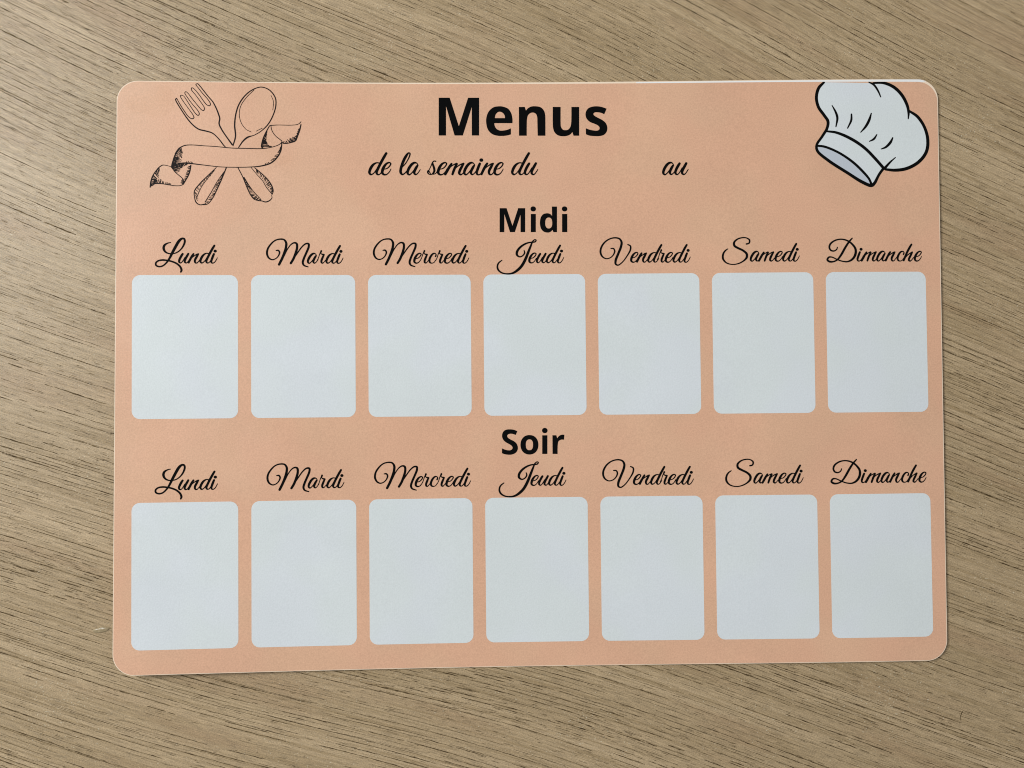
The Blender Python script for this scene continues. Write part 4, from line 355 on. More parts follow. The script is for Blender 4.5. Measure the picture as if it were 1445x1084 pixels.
    'de la semaine du': '-3832 7240,4 -16,17 -27,15 -17,17 -14,12 -7,20 -7,24 -5,24 -2,20 1,20 4,28 11,4 -1,8 -6,8 -1,72 17,16 7,20 15,15 16,13 18,13 -30,20 -28,25 -20,22 -13,16 -6,32 -5,40 5,48 19,24 15,16 13,9 -24,11 -14,8 -5,12 -4,20 1,16 8,12 14,62 100,82 149,12 14,28 27,44 32,44 25,40 15,3 -2,-21 -32,-18 -33,-34 -79,-30 -80,-32 -108,1 -20,9 -16,10 -8,8 -4,20 0,16 7,11 13,85 212,24 32,32 32,48 34,52 29,48 21,0 -4,-36 -56,-50 -88,-18 -40,-18 -60,-4 -28,0 -16,3 -20,4 -12,9 -16,10 -12,27 -20,21 -10,12 -2,16 -1,16 4,32 21,40 37,4 -1,9 -16,10 -12,29 -22,28 -10,12 -2,16 2,20 9,24 18,44 41,36 40,3 -4,2 -16,5 -16,14 -25,10 -11,19 -16,13 -8,14 -6,20 -1,24 9,12 8,36 30,36 44,4 -4,8 -28,12 -24,16 -20,20 -13,32 -8,32 2,28 9,28 18,12 -12,8 -6,12 -4,12 -1,20 7,8 6,7 10,61 124,52 96,34 32,42 32,52 33,52 27,3 0,-2 -4,-49 -76,-27 -48,-16 -36,-8 -28,-8 -36,0 -32,8 -36,15 -35,16 -19,16 -12,24 -9,28 -1,28 7,24 12,20 19,28 35,4 2,12 -22,12 -15,12 -11,24 -16,16 -8,24 -7,32 -2,28 5,48 19,24 16,32 28,32 38,34 52,23 44,12 36,1 8,-4 8,-6 3,-8 0,-6 -3,-18 -40,-16 -28,-24 -36,-24 -29,-28 -28,-24 -19,-20 -10,-24 -5,-28 2,-16 5,-18 16,-13 20,-2 12,2 24,11 44,10 32,14 4,56 10,28 8,28 15,33 23,39 37,32 41,13 22,13 28,4 16,2 16,-2 12,-5 12,-9 11,-15 13,-29 13,-36 6,-32 -5,-28 -10,-28 -13,-32 -22,-32 -28,-40 -44,-24 -33,-24 -40,-17 -36,-15 -44,-10 -48,-4 -48,-50 -59,-16 -12,-12 -1,-20 9,-9 11,-4 12,-3 20,4 28,19 52,53 91,24 49,43 100,1 12,-1 8,-4 8,-9 8,-10 4,-8 1,-71 -21,-29 -15,-112 -80,-2 3,38 68,2 20,-6 16,-13 12,-19 6,-16 -3,-16 -11,-54 -68,-30 -45,-32 -57,-40 -78,-56 -125,-12 -11,-24 -17,-16 -8,-12 -2,-12 2,-12 7,-6 6,-3 20,2 28,7 24,25 68,56 144,25 68,2 12,-4 20,-13 16,-19 8,-20 -1,-14 -7,-10 -11,-42 -81,-32 -80,-42 -120,-38 -52,-26 -31,-20 -16,-28 -15,-4 2,-5 8,-9 20,0 12,3 16,19 52,53 104,37 84,2 8,0 12,-8 16,0 8,-31 52,-16 16,-25 17,-26 11,-26 5,-28 -1,-20 -4,-44 -19,-44 -29,-32 -30,-28 -34,-26 -36,-24 -40,-20 -36,-18 -40,-14 -40,-7 -24,-7 -60,-12 -14,-18 -14,-22 -15,-16 -7,-8 1,-4 3,-11 14,-3 8,3 16,29 76,53 104,61 128,5 32,-4 12,-5 7,-12 8,-16 1,-52 -20,-44 -19,-32 -15,-36 -21,-64 -46,2 9,24 52,3 12,-3 12,-4 8,-22 21,-12 4,-16 -1,-52 -23,-48 -26,-52 -32,-4 0,15 29,2 12,-2 12,-7 11,-9 9,-15 5,-12 0,-12 -4,-11 -9,-71 -88,-35 -52,-29 -52,-2 -3,-10 -1,-5 -4,-15 -36,-11 -20,-23 -36,-24 -31,-36 -37,-24 -19,-20 -9,-24 -5,-28 2,-16 5,-16 14,-9 12,-6 12,-1 16,3 24,19 68,4 4,66 12,28 8,31 16,29 20,40 38,24 29,27 45,12 32,2 16,-3 16,-6 12,-14 16,-18 11,-20 9,-40 5,-40 -9,-44 -20,-16 -10,-29 -22,-44 -44,-39 -51,-32 -57,-23 -60,-13 -63,-25 -41,-15 -22,-16 -15,-16 -9,-28 -8,-2 2,30 36,14 28,9 32,2 32,-1 20,-5 44,-9 36,-57 148,-10 20,20 28,13 11,12 2,32 -9,16 -1,8 2,8 7,4 8,1 8,-5 12,-12 9,-44 6,-20 0,-20 -7,-20 -15,-16 -17,-20 -29,-18 -35,-40 -108,-66 -135,-4 -2,-8 0,-12 -4,-16 -14,-12 -21,-7 -20,-2 -16/-2439 7236,9 36,27 66,46 82,25 36,28 36,45 44,32 20,20 5,32 0,12 -5,8 -5,20 -23,-39 -40,-27 -32,-35 -56,-27 -56,-34 -48,-38 -48,-20 -21,-27 -23,-21 -16,-12 -5,-8 3,-10 10,-7 12,-1 8/-3676 7448,29 63,4 -5,6 -26,23 -80,8 -40,4 -36,0 -24,-3 -20,-8 -20,-14 -24,-24 -32,-20 -17,-8 -4,-3 1,-1 12,-54 96,-8 20/-3321 7420,30 52,21 32,24 28,15 12,20 13,36 15,16 -4,11 -8,3 -4,-1 -12,-17 -36,-21 -32,-33 -36,-33 -28,-25 -15,-36 -13,-24 -6,-4 0,-1 2/-1281 7420,30 52,20 29,24 29,32 24,36 16,12 -1,17 -9,3 -4,1 -8,-7 -20,-10 -20,-20 -32,-32 -36,-36 -30,-24 -15,-24 -9,-40 -10,-1 4/-3771 7255,4 -4,26 -31,27 -36,-1 -2,-20 8,-20 14,-16 24,-3 16|-790 7220,4 -16,8 -16,14 -20,13 -14,20 -15,15 -7,13 -4,16 -1,24 6,48 28,32 28,48 55,1 -20,3 -16,13 -28,23 -29,12 -9,20 -10,16 -4,16 0,40 12,20 10,12 9,32 35,11 -18,9 -12,20 -17,32 -16,24 -1,16 3,16 7,20 13,21 19,31 36,36 57,3 -1,0 -4,-2 -36,4 -24,6 -16,15 -20,22 -18,36 -16,16 -3,28 6,16 8,20 16,16 15,19 24,52 76,35 64,1 8,-7 9,-8 3,-11 -4,-37 -58,-45 -62,-27 -31,-16 -12,-12 -7,-8 -1,-19 15,-9 16,1 16,8 28,20 48,27 56,55 96,45 92,2 16,-2 13,-5 11,-7 7,-8 6,-12 4,-20 0,-12 -5,-8 -7,-52 -78,-58 -99,-2 -2,-8 1,-8 -2,-8 -7,-48 -86,-56 -92,-16 -20,-15 -12,-21 -14,-12 -3,-15 17,-7 16,3 24,11 40,17 40,27 56,92 164,6 16,0 12,-4 12,-6 9,-8 8,-12 6,-12 2,-12 -2,-12 -5,-11 -10,-45 -56,-30 -48,-26 -46,-29 -62,-19 -48,-10 -32,-6 -40,-2 -4,-31 -40,-23 -20,-16 -6,-16 -2,-15 8,-9 20,-3 12,1 12,18 52,22 52,65 132,58 112,184 336,3 12,-1 12,-4 12,-7 10,-8 6,-12 6,-12 1,-12 -2,-11 -5,-9 -8,-75 -112,-48 -84,-89 -164,-4 -3,-52 12,-28 3,-60 -9,-36 -13,-44 -22,-32 -23,-38 -37,-22 -26,-21 -30,-21 -36,-17 -36,-13 -35,-13 -45,-6 -28,-2 -32/-701 7244,9 28,14 40,20 44,23 44,26 44,18 28,20 24,39 36,37 25,12 5,16 4,12 0,49 -10,-88 -180,-49 -79,-48 -59,-20 -21,-17 -13,-19 -10,-20 -6,-12 1,-8 4,-11 19,-5 16|-5942 7220,4 -16,8 -16,15 -23,12 -12,20 -15,16 -8,16 -4,12 0,24 5,48 28,33 29,47 54,2 -22,4 -16,10 -24,9 -12,15 -17,12 -10,20 -11,16 -3,20 0,28 8,20 9,23 16,33 36,10 -16,10 -13,28 -23,36 -18,32 -5,40 4,40 15,32 19,33 29,25 28,18 24,23 36,19 36,18 52,-4 9,-8 5,-8 -1,-6 -5,-16 -36,-10 -19,-21 -33,-24 -32,-43 -44,-28 -19,-16 -6,-20 -4,-24 2,-16 5,-14 10,-14 16,-6 12,-1 16,7 40,16 56,84 16,28 11,28 17,32 26,36 37,21 29,21 36,10 28,2 16,-3 16,-7 14,-12 14,-20 13,-20 8,-32 5,-20 -2,-28 -8,-28 -11,-30 -17,-46 -38,-44 -49,-34 -49,-28 -56,-15 -40,-9 -36,-5 -36,-1 -36,-36 -45,-20 -15,-12 -3,-16 -2,-12 4,-4 5,-6 12,-5 20,5 24,22 58,78 162,86 164,94 168,62 116,4 12,0 12,-4 13,-8 12,-16 10,-20 2,-16 -5,-14 -12,-54 -80,-32 -52,-124 -226,-4 -2,-52 11,-28 3,-60 -8,-36 -13,-44 -23,-32 -22,-26 -24,-22 -25,-24 -31,-20 -32,-19 -36,-21 -52,-12 -44,-7 -28,-2 -32/-5851 7248,9 28,15 40,18 40,23 44,26 44,34 48,39 36,40 28,9 4,15 4,16 1,46 -9,2 -4,-88 -180,-48 -76,-48 -60,-20 -20,-20 -15,-20 -10,-16 -4,-13 1,-7 4,-12 20,-3 16/-5330 7420,30 52,25 36,20 22,32 24,36 15,12 -2,16 -10,3 -5,-2 -12,-14 -32,-23 -36,-32 -35,-24 -21,-32 -21,-36 -13,-28 -7,-4 1|-4825 7240,4 -16,8 -20,17 -24,13 -15,21 -17,15 -9,16 -6,16 -2,24 5,34 20,26 20,32 29,24 29,10 -42,10 -20,10 -12,19 -16,23 -12,16 -5,20 -2,10 3,18 9,21 15,47 44,36 39,3 -3,6 -32,6 -12,11 -16,18 -19,20 -14,16 -6,16 -2,20 7,16 8,16 12,32 30,37 48,34 52,27 52,-2 8,-4 5,-8 3,-8 -2,-7 -6,-42 -68,-34 -44,-17 -20,-20 -16,-24 -13,-4 -1,-4 1,-6 9,-9 24,2 16,6 20,21 52,39 76,23 48,22 52,2 16,-8 20,-1 8,-18 32,-13 19,-16 16,-24 17,-28 11,-24 5,-32 -1,-32 -9,-44 -23,-44 -34,-31 -33,-38 -52,-34 -56,-29 -60,-18 -52,-52 -64,-38 -31,-36 -21,-8 -2,-5 2,-13 16,-13 36,-2 20,1 24,7 56,21 76,82 84,50 64,58 92,57 104,28 68,11 40,6 28,1 16,-4 20,-5 12,-16 14,-24 9,-24 2,-24 -4,-27 -17,-37 -36,-38 -44,-29 -40,-26 -44,-36 -68,-32 -72,-29 -80,-30 -92,-20 -68,-10 -44,-6 -56,-2 -32/-4483 7236,9 36,27 65,25 47,22 36,30 44,23 28,44 43,18 13,14 7,20 5,32 0,12 -5,8 -6,19 -21,-47 -50,-18 -22,-35 -56,-27 -56,-33 -48,-38 -48,-37 -36,-28 -22,-16 -8,-8 3,-11 11,-6 12,-1 8/-4627 7632,40 89,98 183,14 18,8 0,5 -2,1 -4,0 -12,-14 -60,-14 -40,-29 -64,-42 -80,-43 -68,-48 -64,-20 -24,-3 4|-1929 7664,14 -21,12 -10,12 -5,24 -4,28 4,12 5,12 9,9 10,7 12,4 12,1 16,-5 24,-15 20,-21 13,-24 4,-32 -5,-21 -12,-15 -20,-4 -12,-2 -16',
    'au': '4696 7192,5 -24,6 -16,9 -14,9 -10,19 -15,20 -10,16 -6,12 -1,16 1,32 16,56 51,40 42,3 -22,4 -16,15 -24,10 -12,18 -16,26 -12,12 -3,12 2,32 15,36 30,32 38,8 -26,6 -12,10 -13,11 -11,21 -13,12 -6,16 -5,20 1,12 2,20 9,18 12,23 20,29 36,38 60,-2 -36,1 -24,8 -24,13 -20,25 -20,35 -16,20 -2,24 5,16 8,20 16,16 15,20 24,52 76,35 66,0 8,-7 9,-12 1,-8 -6,-33 -52,-45 -64,-22 -26,-21 -18,-15 -8,-8 0,-16 12,-11 16,0 12,7 28,17 44,31 64,55 96,45 92,3 16,-2 16,-5 9,-8 9,-8 6,-12 4,-20 -1,-12 -6,-8 -6,-52 -79,-56 -96,-4 -4,-8 2,-8 -3,-7 -7,-46 -84,-56 -92,-15 -18,-12 -11,-20 -15,-16 -7,-4 1,-10 10,-10 20,1 24,11 40,18 44,28 56,93 164,4 12,0 12,-3 12,-7 12,-9 8,-12 6,-12 1,-12 -1,-12 -6,-8 -8,-45 -56,-49 -80,-23 -44,-23 -52,-12 -32,-13 -44,-31 -41,-20 -23,-24 -18,-24 -10,-10 12,-7 20,0 12,5 16,17 48,53 104,37 84,3 8,-1 12,-7 16,-2 10,-30 50,-14 15,-28 20,-24 10,-28 5,-28 -1,-32 -8,-19 -9,-28 -16,-42 -32,-34 -36,-38 -52,-43 -75,-27 -61,-12 -44,-5 -32,-1 -24/4785 7204,9 36,26 64,20 39,27 45,46 64,23 26,29 26,19 14,16 8,20 5,28 -1,12 -4,9 -6,21 -24,-10 -7,-38 -41,-25 -32,-29 -48,-27 -56,-31 -44,-34 -44,-36 -37,-29 -23,-19 -11,-8 1,-9 6,-9 12,-3 12',
    'Menus': '-3392 8585,255 0,3 2,7 1040,1 10,4 7,299 -1057,6 -1,290 0,1 1,329 1032,4 3,1 12,-7 -1047,262 -1,12 1376,-2 3,-390 0,-5 0,-2 -3,-343 -1041,-323 1041,-2 2,-395 -1,-10 -1376|-1674 9032,15 -95,16 -65,25 -65,13 -25,18 -27,34 -43,20 -20,46 -38,25 -17,25 -13,55 -22,65 -17,80 -14,75 -4,120 4,95 11,65 13,95 29,4 3,1 217,-5 0,-115 -48,-40 -11,-40 -9,-70 -9,-60 -5,-45 1,-30 4,-40 14,-35 17,-35 24,-20 20,-22 30,-15 30,-14 35,-9 40,-5 61,656 -1,3 5,4 75,-2 65,-14 110,-18 75,-11 30,-23 50,-35 56,-35 42,-20 19,-25 18,-20 11,-55 24,-90 25,-60 11,-45 2,-85 -5,-70 -10,-30 -7,-35 -12,-30 -13,-27 -16,-28 -20,-25 -21,-48 -49,-41 -55,-17 -30,-14 -29,-24 -66,-17 -65,-11 -65,-3 -30,-1 -60/-1342 9322,12 30,19 30,31 35,28 22,30 12,30 4,35 -3,45 -15,30 -17,34 -33,31 -43,14 -32,6 -30,7 -60,-2 -2,-5 0,-360 0,-5 0,-2 2|-212 8576,2 1,4 340,5 185,8 85,17 85,12 35,11 20,21 27,30 28,25 17,30 14,35 8,30 2,30 -3,20 -6,25 -12,30 -22,17 -18,13 -20,12 -30,9 -35,7 -40,3 -35,-1 -100,7 -525,3 -2,270 -1,5 2,5 316,2 340,-1 35,-4 55,-14 80,-12 45,-9 25,-13 25,-24 37,-20 23,-31 30,-39 27,-25 12,-55 15,-60 8,-75 5,-45 0,-40 -4,-40 -8,-35 -12,-35 -17,-35 -21,-25 -19,-15 -15,-50 -63,-4 7,-37 120,-4 6,-212 -1,-4 -1050|745 8912,11 -75,17 -70,21 -50,22 -35,16 -20,16 -18,30 -27,40 -26,30 -13,45 -13,35 -7,50 -5,75 -2,45 4,40 7,40 11,35 12,35 17,18 10,17 13,18 17,47 61,5 -3,40 -130,200 -1,4 3,11 1049,-281 1,-2 -260,-5 -225,-3 -60,-12 -100,-14 -60,-18 -40,-20 -30,-16 -20,-24 -23,-20 -13,-25 -11,-45 -7,-55 1,-25 4,-15 5,-17 9,-13 10,-22 25,-22 35,-15 35,-6 20,-4 35,-3 160,7 511,-5 2,-275 1,-4 -4,-7 -505|1939 9307,4 -25,8 -30,9 -25,15 -30,19 -30,15 -20,24 -26,45 -38,40 -25,45 -19,100 -37,75 -34,30 -17,35 -27,25 -27,13 -25,4 -25,-2 -20,-5 -20,-8 -15,-12 -12,-20 -14,-21 -9,-29 -7,-20 -1,-40 1,-80 10,-90 17,-65 19,-105 43,-3 -2,-1 -5,-1 -213,90 -37,40 -12,25 -5,45 -6,50 -4,130 -7,55 0,50 3,50 7,50 11,25 8,25 10,25 14,30 23,19 18,28 35,23 40,13 40,8 45,2 50,-8 60,-15 50,-20 45,-24 35,-21 24,-35 31,-61 45,-49 29,-120 58,-60 34,-37 24,-23 20,-17 20,-13 25,-2 15,4 10,11 15,17 15,15 8,15 6,25 4,50 0,70 -6,60 -12,40 -13,85 -43,5 1,90 201,-5 3,-105 40,-60 20,-55 13,-55 9,-75 6,-55 0,-75 -7,-50 -10,-60 -19,-40 -17,-35 -23,-27 -26,-28 -40,-19 -35,-10 -25,-11 -40,-4 -25,-2 -35',
    'Midi': '-1219 5065,160 -1,4 2,7 646,1 7,200 -655,4 -1,170 1,210 627,3 -11,-5 -616,2 -2,160 -1,3 3,9 864,-4 3,-248 1,-212 -635,-4 -1,-206 636,-6 2,-240 0,-4 -1,-8 -865|241 5344,9 -64,10 -44,15 -44,20 -36,24 -32,30 -31,32 -23,16 -8,28 -10,52 -10,44 -2,24 1,24 4,32 12,36 22,23 21,29 37,4 -4,32 -78,128 0,10 929,-2 1,-180 1,-2 -2,4 -332,-2 -7,-27 39,-25 21,-40 22,-24 8,-24 5,-28 2,-28 0,-64 -10,-28 -8,-16 -8,-16 -9,-24 -20,-26 -31,-22 -32,-13 -24,-13 -36,-10 -40,-6 -40,-7 -60,-1 -40/432 5432,4 32,7 28,9 24,13 24,12 16,16 13,20 11,20 6,28 1,28 -2,20 -6,16 -10,16 -14,15 -19,11 -20,8 -24,6 -28,4 -36,1 -40,-2 -44,-4 -32,-6 -24,-10 -28,-11 -20,-12 -16,-20 -18,-16 -8,-24 -7,-24 -2,-28 2,-24 8,-16 9,-12 12,-18 24,-10 17,-9 27,-6 28,-3 28,-1 44|1045 5053,176 -1,4 1,2 3,6 656,-184 2,-2 -2,-7 -656|-91 5060,176 0,7 656,-3 2,-176 1,-7 -655|1044 5868,7 -16,15 -20,11 -10,24 -11,16 -4,20 -2,20 2,24 7,16 8,12 10,11 12,10 20,5 16,1 16,-1 20,-4 16,-11 20,-11 12,-12 10,-24 11,-16 3,-20 2,-16 -1,-28 -8,-16 -8,-11 -9,-10 -12,-11 -20,-4 -16,-1 -16|-96 5888,3 -16,10 -21,12 -14,12 -10,24 -11,16 -3,20 -2,33 5,23 10,13 10,11 12,12 22,5 18,1 16,-1 16,-4 16,-10 20,-11 13,-13 11,-23 10,-16 4,-20 1,-20 -1,-24 -7,-16 -8,-12 -10,-14 -17,-7 -16,-4 -16,-1 -16',
    'Soir': '-537 -2686,11 -56,18 -52,23 -44,31 -40,39 -36,40 -26,44 -20,52 -13,60 -5,56 4,52 12,44 18,40 25,40 35,32 42,25 44,17 48,13 56,4 64,-3 64,-11 56,-17 48,-23 44,-33 44,-39 36,-37 25,-44 19,-52 13,-60 5,-56 -3,-52 -12,-46 -19,-39 -24,-41 -36,-34 -44,-22 -40,-18 -50,-13 -58,-4 -60/-348 -2582,3 28,9 32,8 20,13 23,14 17,18 14,16 8,24 6,28 2,28 -3,20 -6,16 -9,19 -16,13 -16,12 -24,8 -20,6 -28,4 -36,0 -80,-5 -32,-6 -24,-11 -28,-12 -21,-13 -15,-15 -13,-20 -11,-20 -5,-28 -2,-28 2,-24 7,-16 9,-16 13,-17 20,-11 20,-8 24,-7 28,-3 28,-1 44|-1203 -2922,64 -27,68 -17,48 -6,52 -5,40 -1,36 2,64 11,28 9,28 12,28 14,28 19,23 21,14 16,17 28,15 32,10 32,5 40,-2 40,-6 32,-14 44,-14 30,-20 29,-16 17,-28 26,-36 28,-34 22,-105 52,-41 26,-25 18,-19 20,-10 16,-9 20,-3 20,2 16,7 12,9 12,16 15,12 8,16 7,40 8,40 1,56 -8,48 -13,60 -25,4 4,57 131,-1 2,-92 41,-56 16,-72 9,-104 2,-52 -7,-28 -8,-28 -11,-24 -13,-16 -11,-20 -20,-12 -16,-17 -28,-13 -28,-10 -36,-4 -40,0 -36,5 -32,9 -32,21 -44,18 -28,21 -24,26 -24,28 -23,36 -23,88 -46,52 -32,24 -18,20 -21,16 -25,9 -20,1 -24,-3 -16,-7 -17,-8 -11,-12 -12,-19 -12,-21 -9,-24 -6,-24 -3,-56 4,-60 12,-60 20,-84 37,-3 -3,-1 -168|617 -2964,168 -2,4 1,2 3,1 120,4 152,12 108,8 40,13 28,12 14,24 19,29 15,27 10,16 3,28 1,60 -4,1 2,18 172,-3 4,-52 3,-28 0,-28 -6,-40 -14,-27 -15,-21 -17,-21 -23,-35 -50,-4 -2,-32 106,-3 2,-133 2,-3 -2,-2 -668|245 -2960,176 -2,2 4,7 664,-1 3,-182 1,-7 -668|243 -2138,4 -16,10 -20,12 -14,12 -10,24 -11,16 -3,20 -2,32 4,16 6,20 14,12 12,8 13,8 27,2 16,-2 20,-4 16,-10 20,-10 13,-15 11,-21 11,-16 3,-20 2,-16 -1,-20 -4,-24 -11,-12 -10,-12 -14,-10 -20,-5 -16,-1 -16',
    'hat_lines': '10291 8036,7 -35,9 -30,13 -30,32 -55,37 -45,49 -50,50 -44,50 -41,260 -198,180 -123,465 -294,330 -222,125 -77,205 -106,95 -41,50 -16,40 -7,50 -1,35 9,23 11,22 14,32 31,40 50,23 33,24 42,83 175,44 80,62 85,82 100,20 5,10 -15,10 -7,10 -3,220 -35,90 -8,50 -1,110 3,110 10,65 10,55 10,55 13,60 18,65 23,115 49,65 33,55 31,55 34,58 40,51 40,46 40,47 45,43 45,43 50,38 50,37 55,30 50,27 55,22 55,18 60,13 55,10 60,7 60,3 55,0 120,-5 60,-8 65,-12 65,-14 60,-18 65,-21 65,-45 115,-51 105,-34 60,-65 101,-40 53,-39 46,-36 38,-40 36,-40 30,-75 46,-110 59,-40 24,-20 5,-2 2,-11 90,-15 70,-15 50,-40 105,-51 110,-57 100,-64 92,-73 88,-77 80,-45 40,-45 35,-45 31,-50 31,-95 48,-55 23,-55 20,-55 16,-55 13,-50 9,-50 5,-55 0,-95 -8,-135 -18,-50 -5,-13 -5,-12 -13,-5 -1,-105 47,-15 2,-14 -5,-9 -10,-4 -10,1 -15,6 -10,30 -20,85 -48,35 -24,40 -38,36 -45,39 -58,61 -102,31 -60,62 -135,6 -8,10 -5,10 0,10 5,6 13,0 10,-49 145,-23 60,-44 88,-36 62,-42 60,-45 50,143 6,90 -1,40 -4,40 -6,95 -26,100 -38,85 -41,45 -26,45 -29,40 -29,77 -66,68 -69,35 -41,63 -80,27 -40,30 -50,28 -50,44 -90,23 -55,20 -49,24 -71,16 -65,10 -55,15 -125,2 -50,-1 -125,3 -10,11 -10,10 -1,13 6,6 10,34 155,7 71,150 -100,64 -51,30 -30,32 -35,67 -85,64 -95,32 -55,46 -95,25 -60,35 -110,15 -60,13 -60,10 -60,6 -55,3 -60,0 -105,-8 -100,-9 -55,-12 -50,-15 -50,-18 -45,-22 -45,-28 -49,-32 -46,-35 -45,-38 -45,-40 -42,-80 -73,-50 -39,-50 -35,-50 -31,-50 -27,-60 -31,-60 -27,-105 -40,-55 -17,-50 -12,-55 -11,-105 -15,-160 -12,-45 -2,-85 3,-175 13,-5 3,105 130,65 75,63 65,117 113,3 12,-3 10,-5 4,-10 2,-10 -3,-175 -130,-84 -73,-146 -144,-5 1,-5 3,-246 285,-224 244,-100 101,-105 94,-65 53,-125 93,-130 88,-136 82,-139 74,-129 61,-66 28,-139 52,-66 21,-60 16,-50 11,-85 11,-187 11,24 55,24 70,17 65,7 40,3 40,0 35,-6 40,-9 35,-18 40,-20 35,-89 120,-44 65,-101 135,-41 66,-17 34,-15 40,-25 80,-17 80,-9 80,-1 45,2 40,12 85,21 85,29 80,14 30,16 29,20 28,44 53,81 86,25 29,8 15,2 10,-1 15,-9 20,-10 9,-10 6,-20 3,-15 -4,-15 -9,-139 -135,-27 -30,-24 -32,-27 -43,-19 -40,-18 -45,-15 -45,-13 -50,-10 -50,-11 -90,-3 -50,1 -45,4 -50,15 -95,24 -90,33 -90,22 -45,20 -35,27 -40,101 -135,44 -65,67 -90,32 -50,13 -30,6 -20,3 -20,2 -30,-5 -55,-13 -60,-21 -65,-14 -35,-36 -65,-153 -230,-116 -153,-25 -39,-21 -38,-17 -45,-9 -35,-7 -55,0 -30/10407 8196,16 29,23 36,115 150,162 233,20 -7,195 -28,75 -15,47 -13,113 -39,125 -51,75 -35,125 -62,125 -69,130 -79,69 -45,121 -85,65 -50,110 -92,50 -46,91 -92,264 -288,202 -237,-93 -125,-48 -70,-47 -80,-95 -175,-20 -30,-19 -25,-35 -39,-5 3,-46 116,-29 56,-22 34,-47 65,-86 104,-143 156,-147 145,-100 90,-55 45,-125 96,-127 89,-68 45,-135 82,-136 73,-129 63,-70 31,-135 54,-65 21,-60 18,-40 9,-70 10,-126 9/10388 8102,5 0,120 -12,70 -13,90 -25,60 -20,130 -52,70 -30,125 -61,125 -68,135 -84,125 -87,66 -49,115 -90,105 -90,146 -140,190 -200,84 -95,28 -35,36 -52,26 -48,38 -100,-4 -2,-30 9,-85 37,-145 72,-115 63,-125 78,-270 177,-370 234,-185 121,-85 59,-256 192,-97 80,-42 40,-33 40,-22 35,-9 20,-14 45,-3 45|11957 8626,6 -6,10 -3,10 3,133 116,51 50,26 30,41 55,39 60,20 35,31 65,26 65,10 35,14 65,25 135,-2 10,-9 10,-15 2,-10 -5,-6 -7,-62 -145,-42 -90,-63 -125,-49 -85,-53 -81,-130 -169,-4 -10|11016 9401,38 -110,20 -75,7 -50,1 -35,-2 -35,-9 -75,-27 -175,1 -10,8 -10,5 -3,10 -1,11 4,8 10,50 165,21 80,7 45,2 40,-2 35,-5 30,-8 35,-18 55,-36 80,-31 60,-39 60,-78 115,-12 5,-10 -4,-6 -6,-2 -10|12703 8010,5 -5,10 -2,90 17,45 11,25 9,24 11,26 15,30 21,54 44,26 25,40 45,22 30,18 28,21 47,39 120,1 10,-6 13,-10 8,-10 1,-10 -2,-8 -5,-72 -111,-35 -48,-65 -76,-65 -68,-38 -32,-30 -20,-122 -60,-5 -5,-4 -10|11474 8776,4 -5,10 -6,15 2,10 9,109 180,20 40,18 40,11 35,7 30,3 35,1 30,-6 135,-6 15,-12 9,-15 2,-10 -3,-10 -8,-6 -10,-9 -140,-7 -50,-6 -30,-9 -30,-25 -65,-72 -160,-15 -35,-2 -10|12273 8291,5 -5,5 -2,10 1,115 34,45 21,25 17,24 24,15 20,15 25,55 115,1 10,-5 12,-5 4,-10 3,-10 -2,-5 -3,-83 -104,-42 -44,-55 -42,-96 -59,-5 -5,-3 -10',
    'hat_white': '10341 8041,6 -25,9 -30,11 -25,26 -41,36 -44,45 -45,99 -83,260 -196,177 -121,466 -295,327 -217,125 -75,200 -102,90 -40,45 -14,35 -7,35 1,20 4,15 7,25 18,28 30,44 55,24 40,90 175,45 80,64 90,115 147,65 -55,215 -25,90 -6,95 3,110 8,110 14,60 12,50 12,55 17,65 23,110 47,65 33,50 28,55 34,54 38,46 36,45 39,45 43,40 42,42 50,35 45,34 50,29 50,27 55,18 45,17 55,12 55,9 55,6 55,4 55,0 110,-5 60,-8 65,-22 115,-17 65,-39 115,-22 56,-28 59,-54 100,-35 55,-68 94,-35 42,-35 38,-35 33,-35 27,-35 25,-175 108,-5 1,-40 -58,-5 5,-5 80,-9 70,-14 65,-25 80,-38 95,-25 55,-52 100,-30 50,-32 48,-64 82,-67 75,-41 40,-43 39,-45 35,-40 28,-40 25,-50 28,-95 44,-100 36,-55 15,-45 9,-50 7,-45 2,-50 -1,-230 -17,-1820 35,-110 -110,-49 -55,-22 -30,-18 -30,-21 -45,-16 -40,-14 -45,-21 -85,-7 -45,-7 -90,4 -85,7 -50,18 -85,26 -85,18 -45,17 -35,45 -72,100 -133,47 -70,64 -85,39 -60,13 -30,10 -35,4 -30,1 -25,-3 -40,-4 -30,-16 -65,-21 -65,-17 -40,-21 -40,-48 -75,-127 -185,-91 -119,-50 -71,-20 -39,-13 -36,-10 -55,-2 -30',
    'hat_inside': '10347 8016,9 -30,12 -26,27 -44,34 -40,40 -40,54 -48,110 -86,194 -146,91 -64,185 -121,373 -235,327 -217,125 -75,205 -105,85 -37,40 -13,40 -8,5 3,28 37,3 5,-46 120,-21 45,-17 30,-41 60,-26 34,-51 61,-63 70,-161 170,-95 92,-55 51,-100 85,-60 48,-120 89,-70 49,-130 85,-65 38,-135 74,-130 63,-70 31,-126 50,-64 22,-60 18,-75 15,-65 8,-135 12,-4 -5,-11 -75',
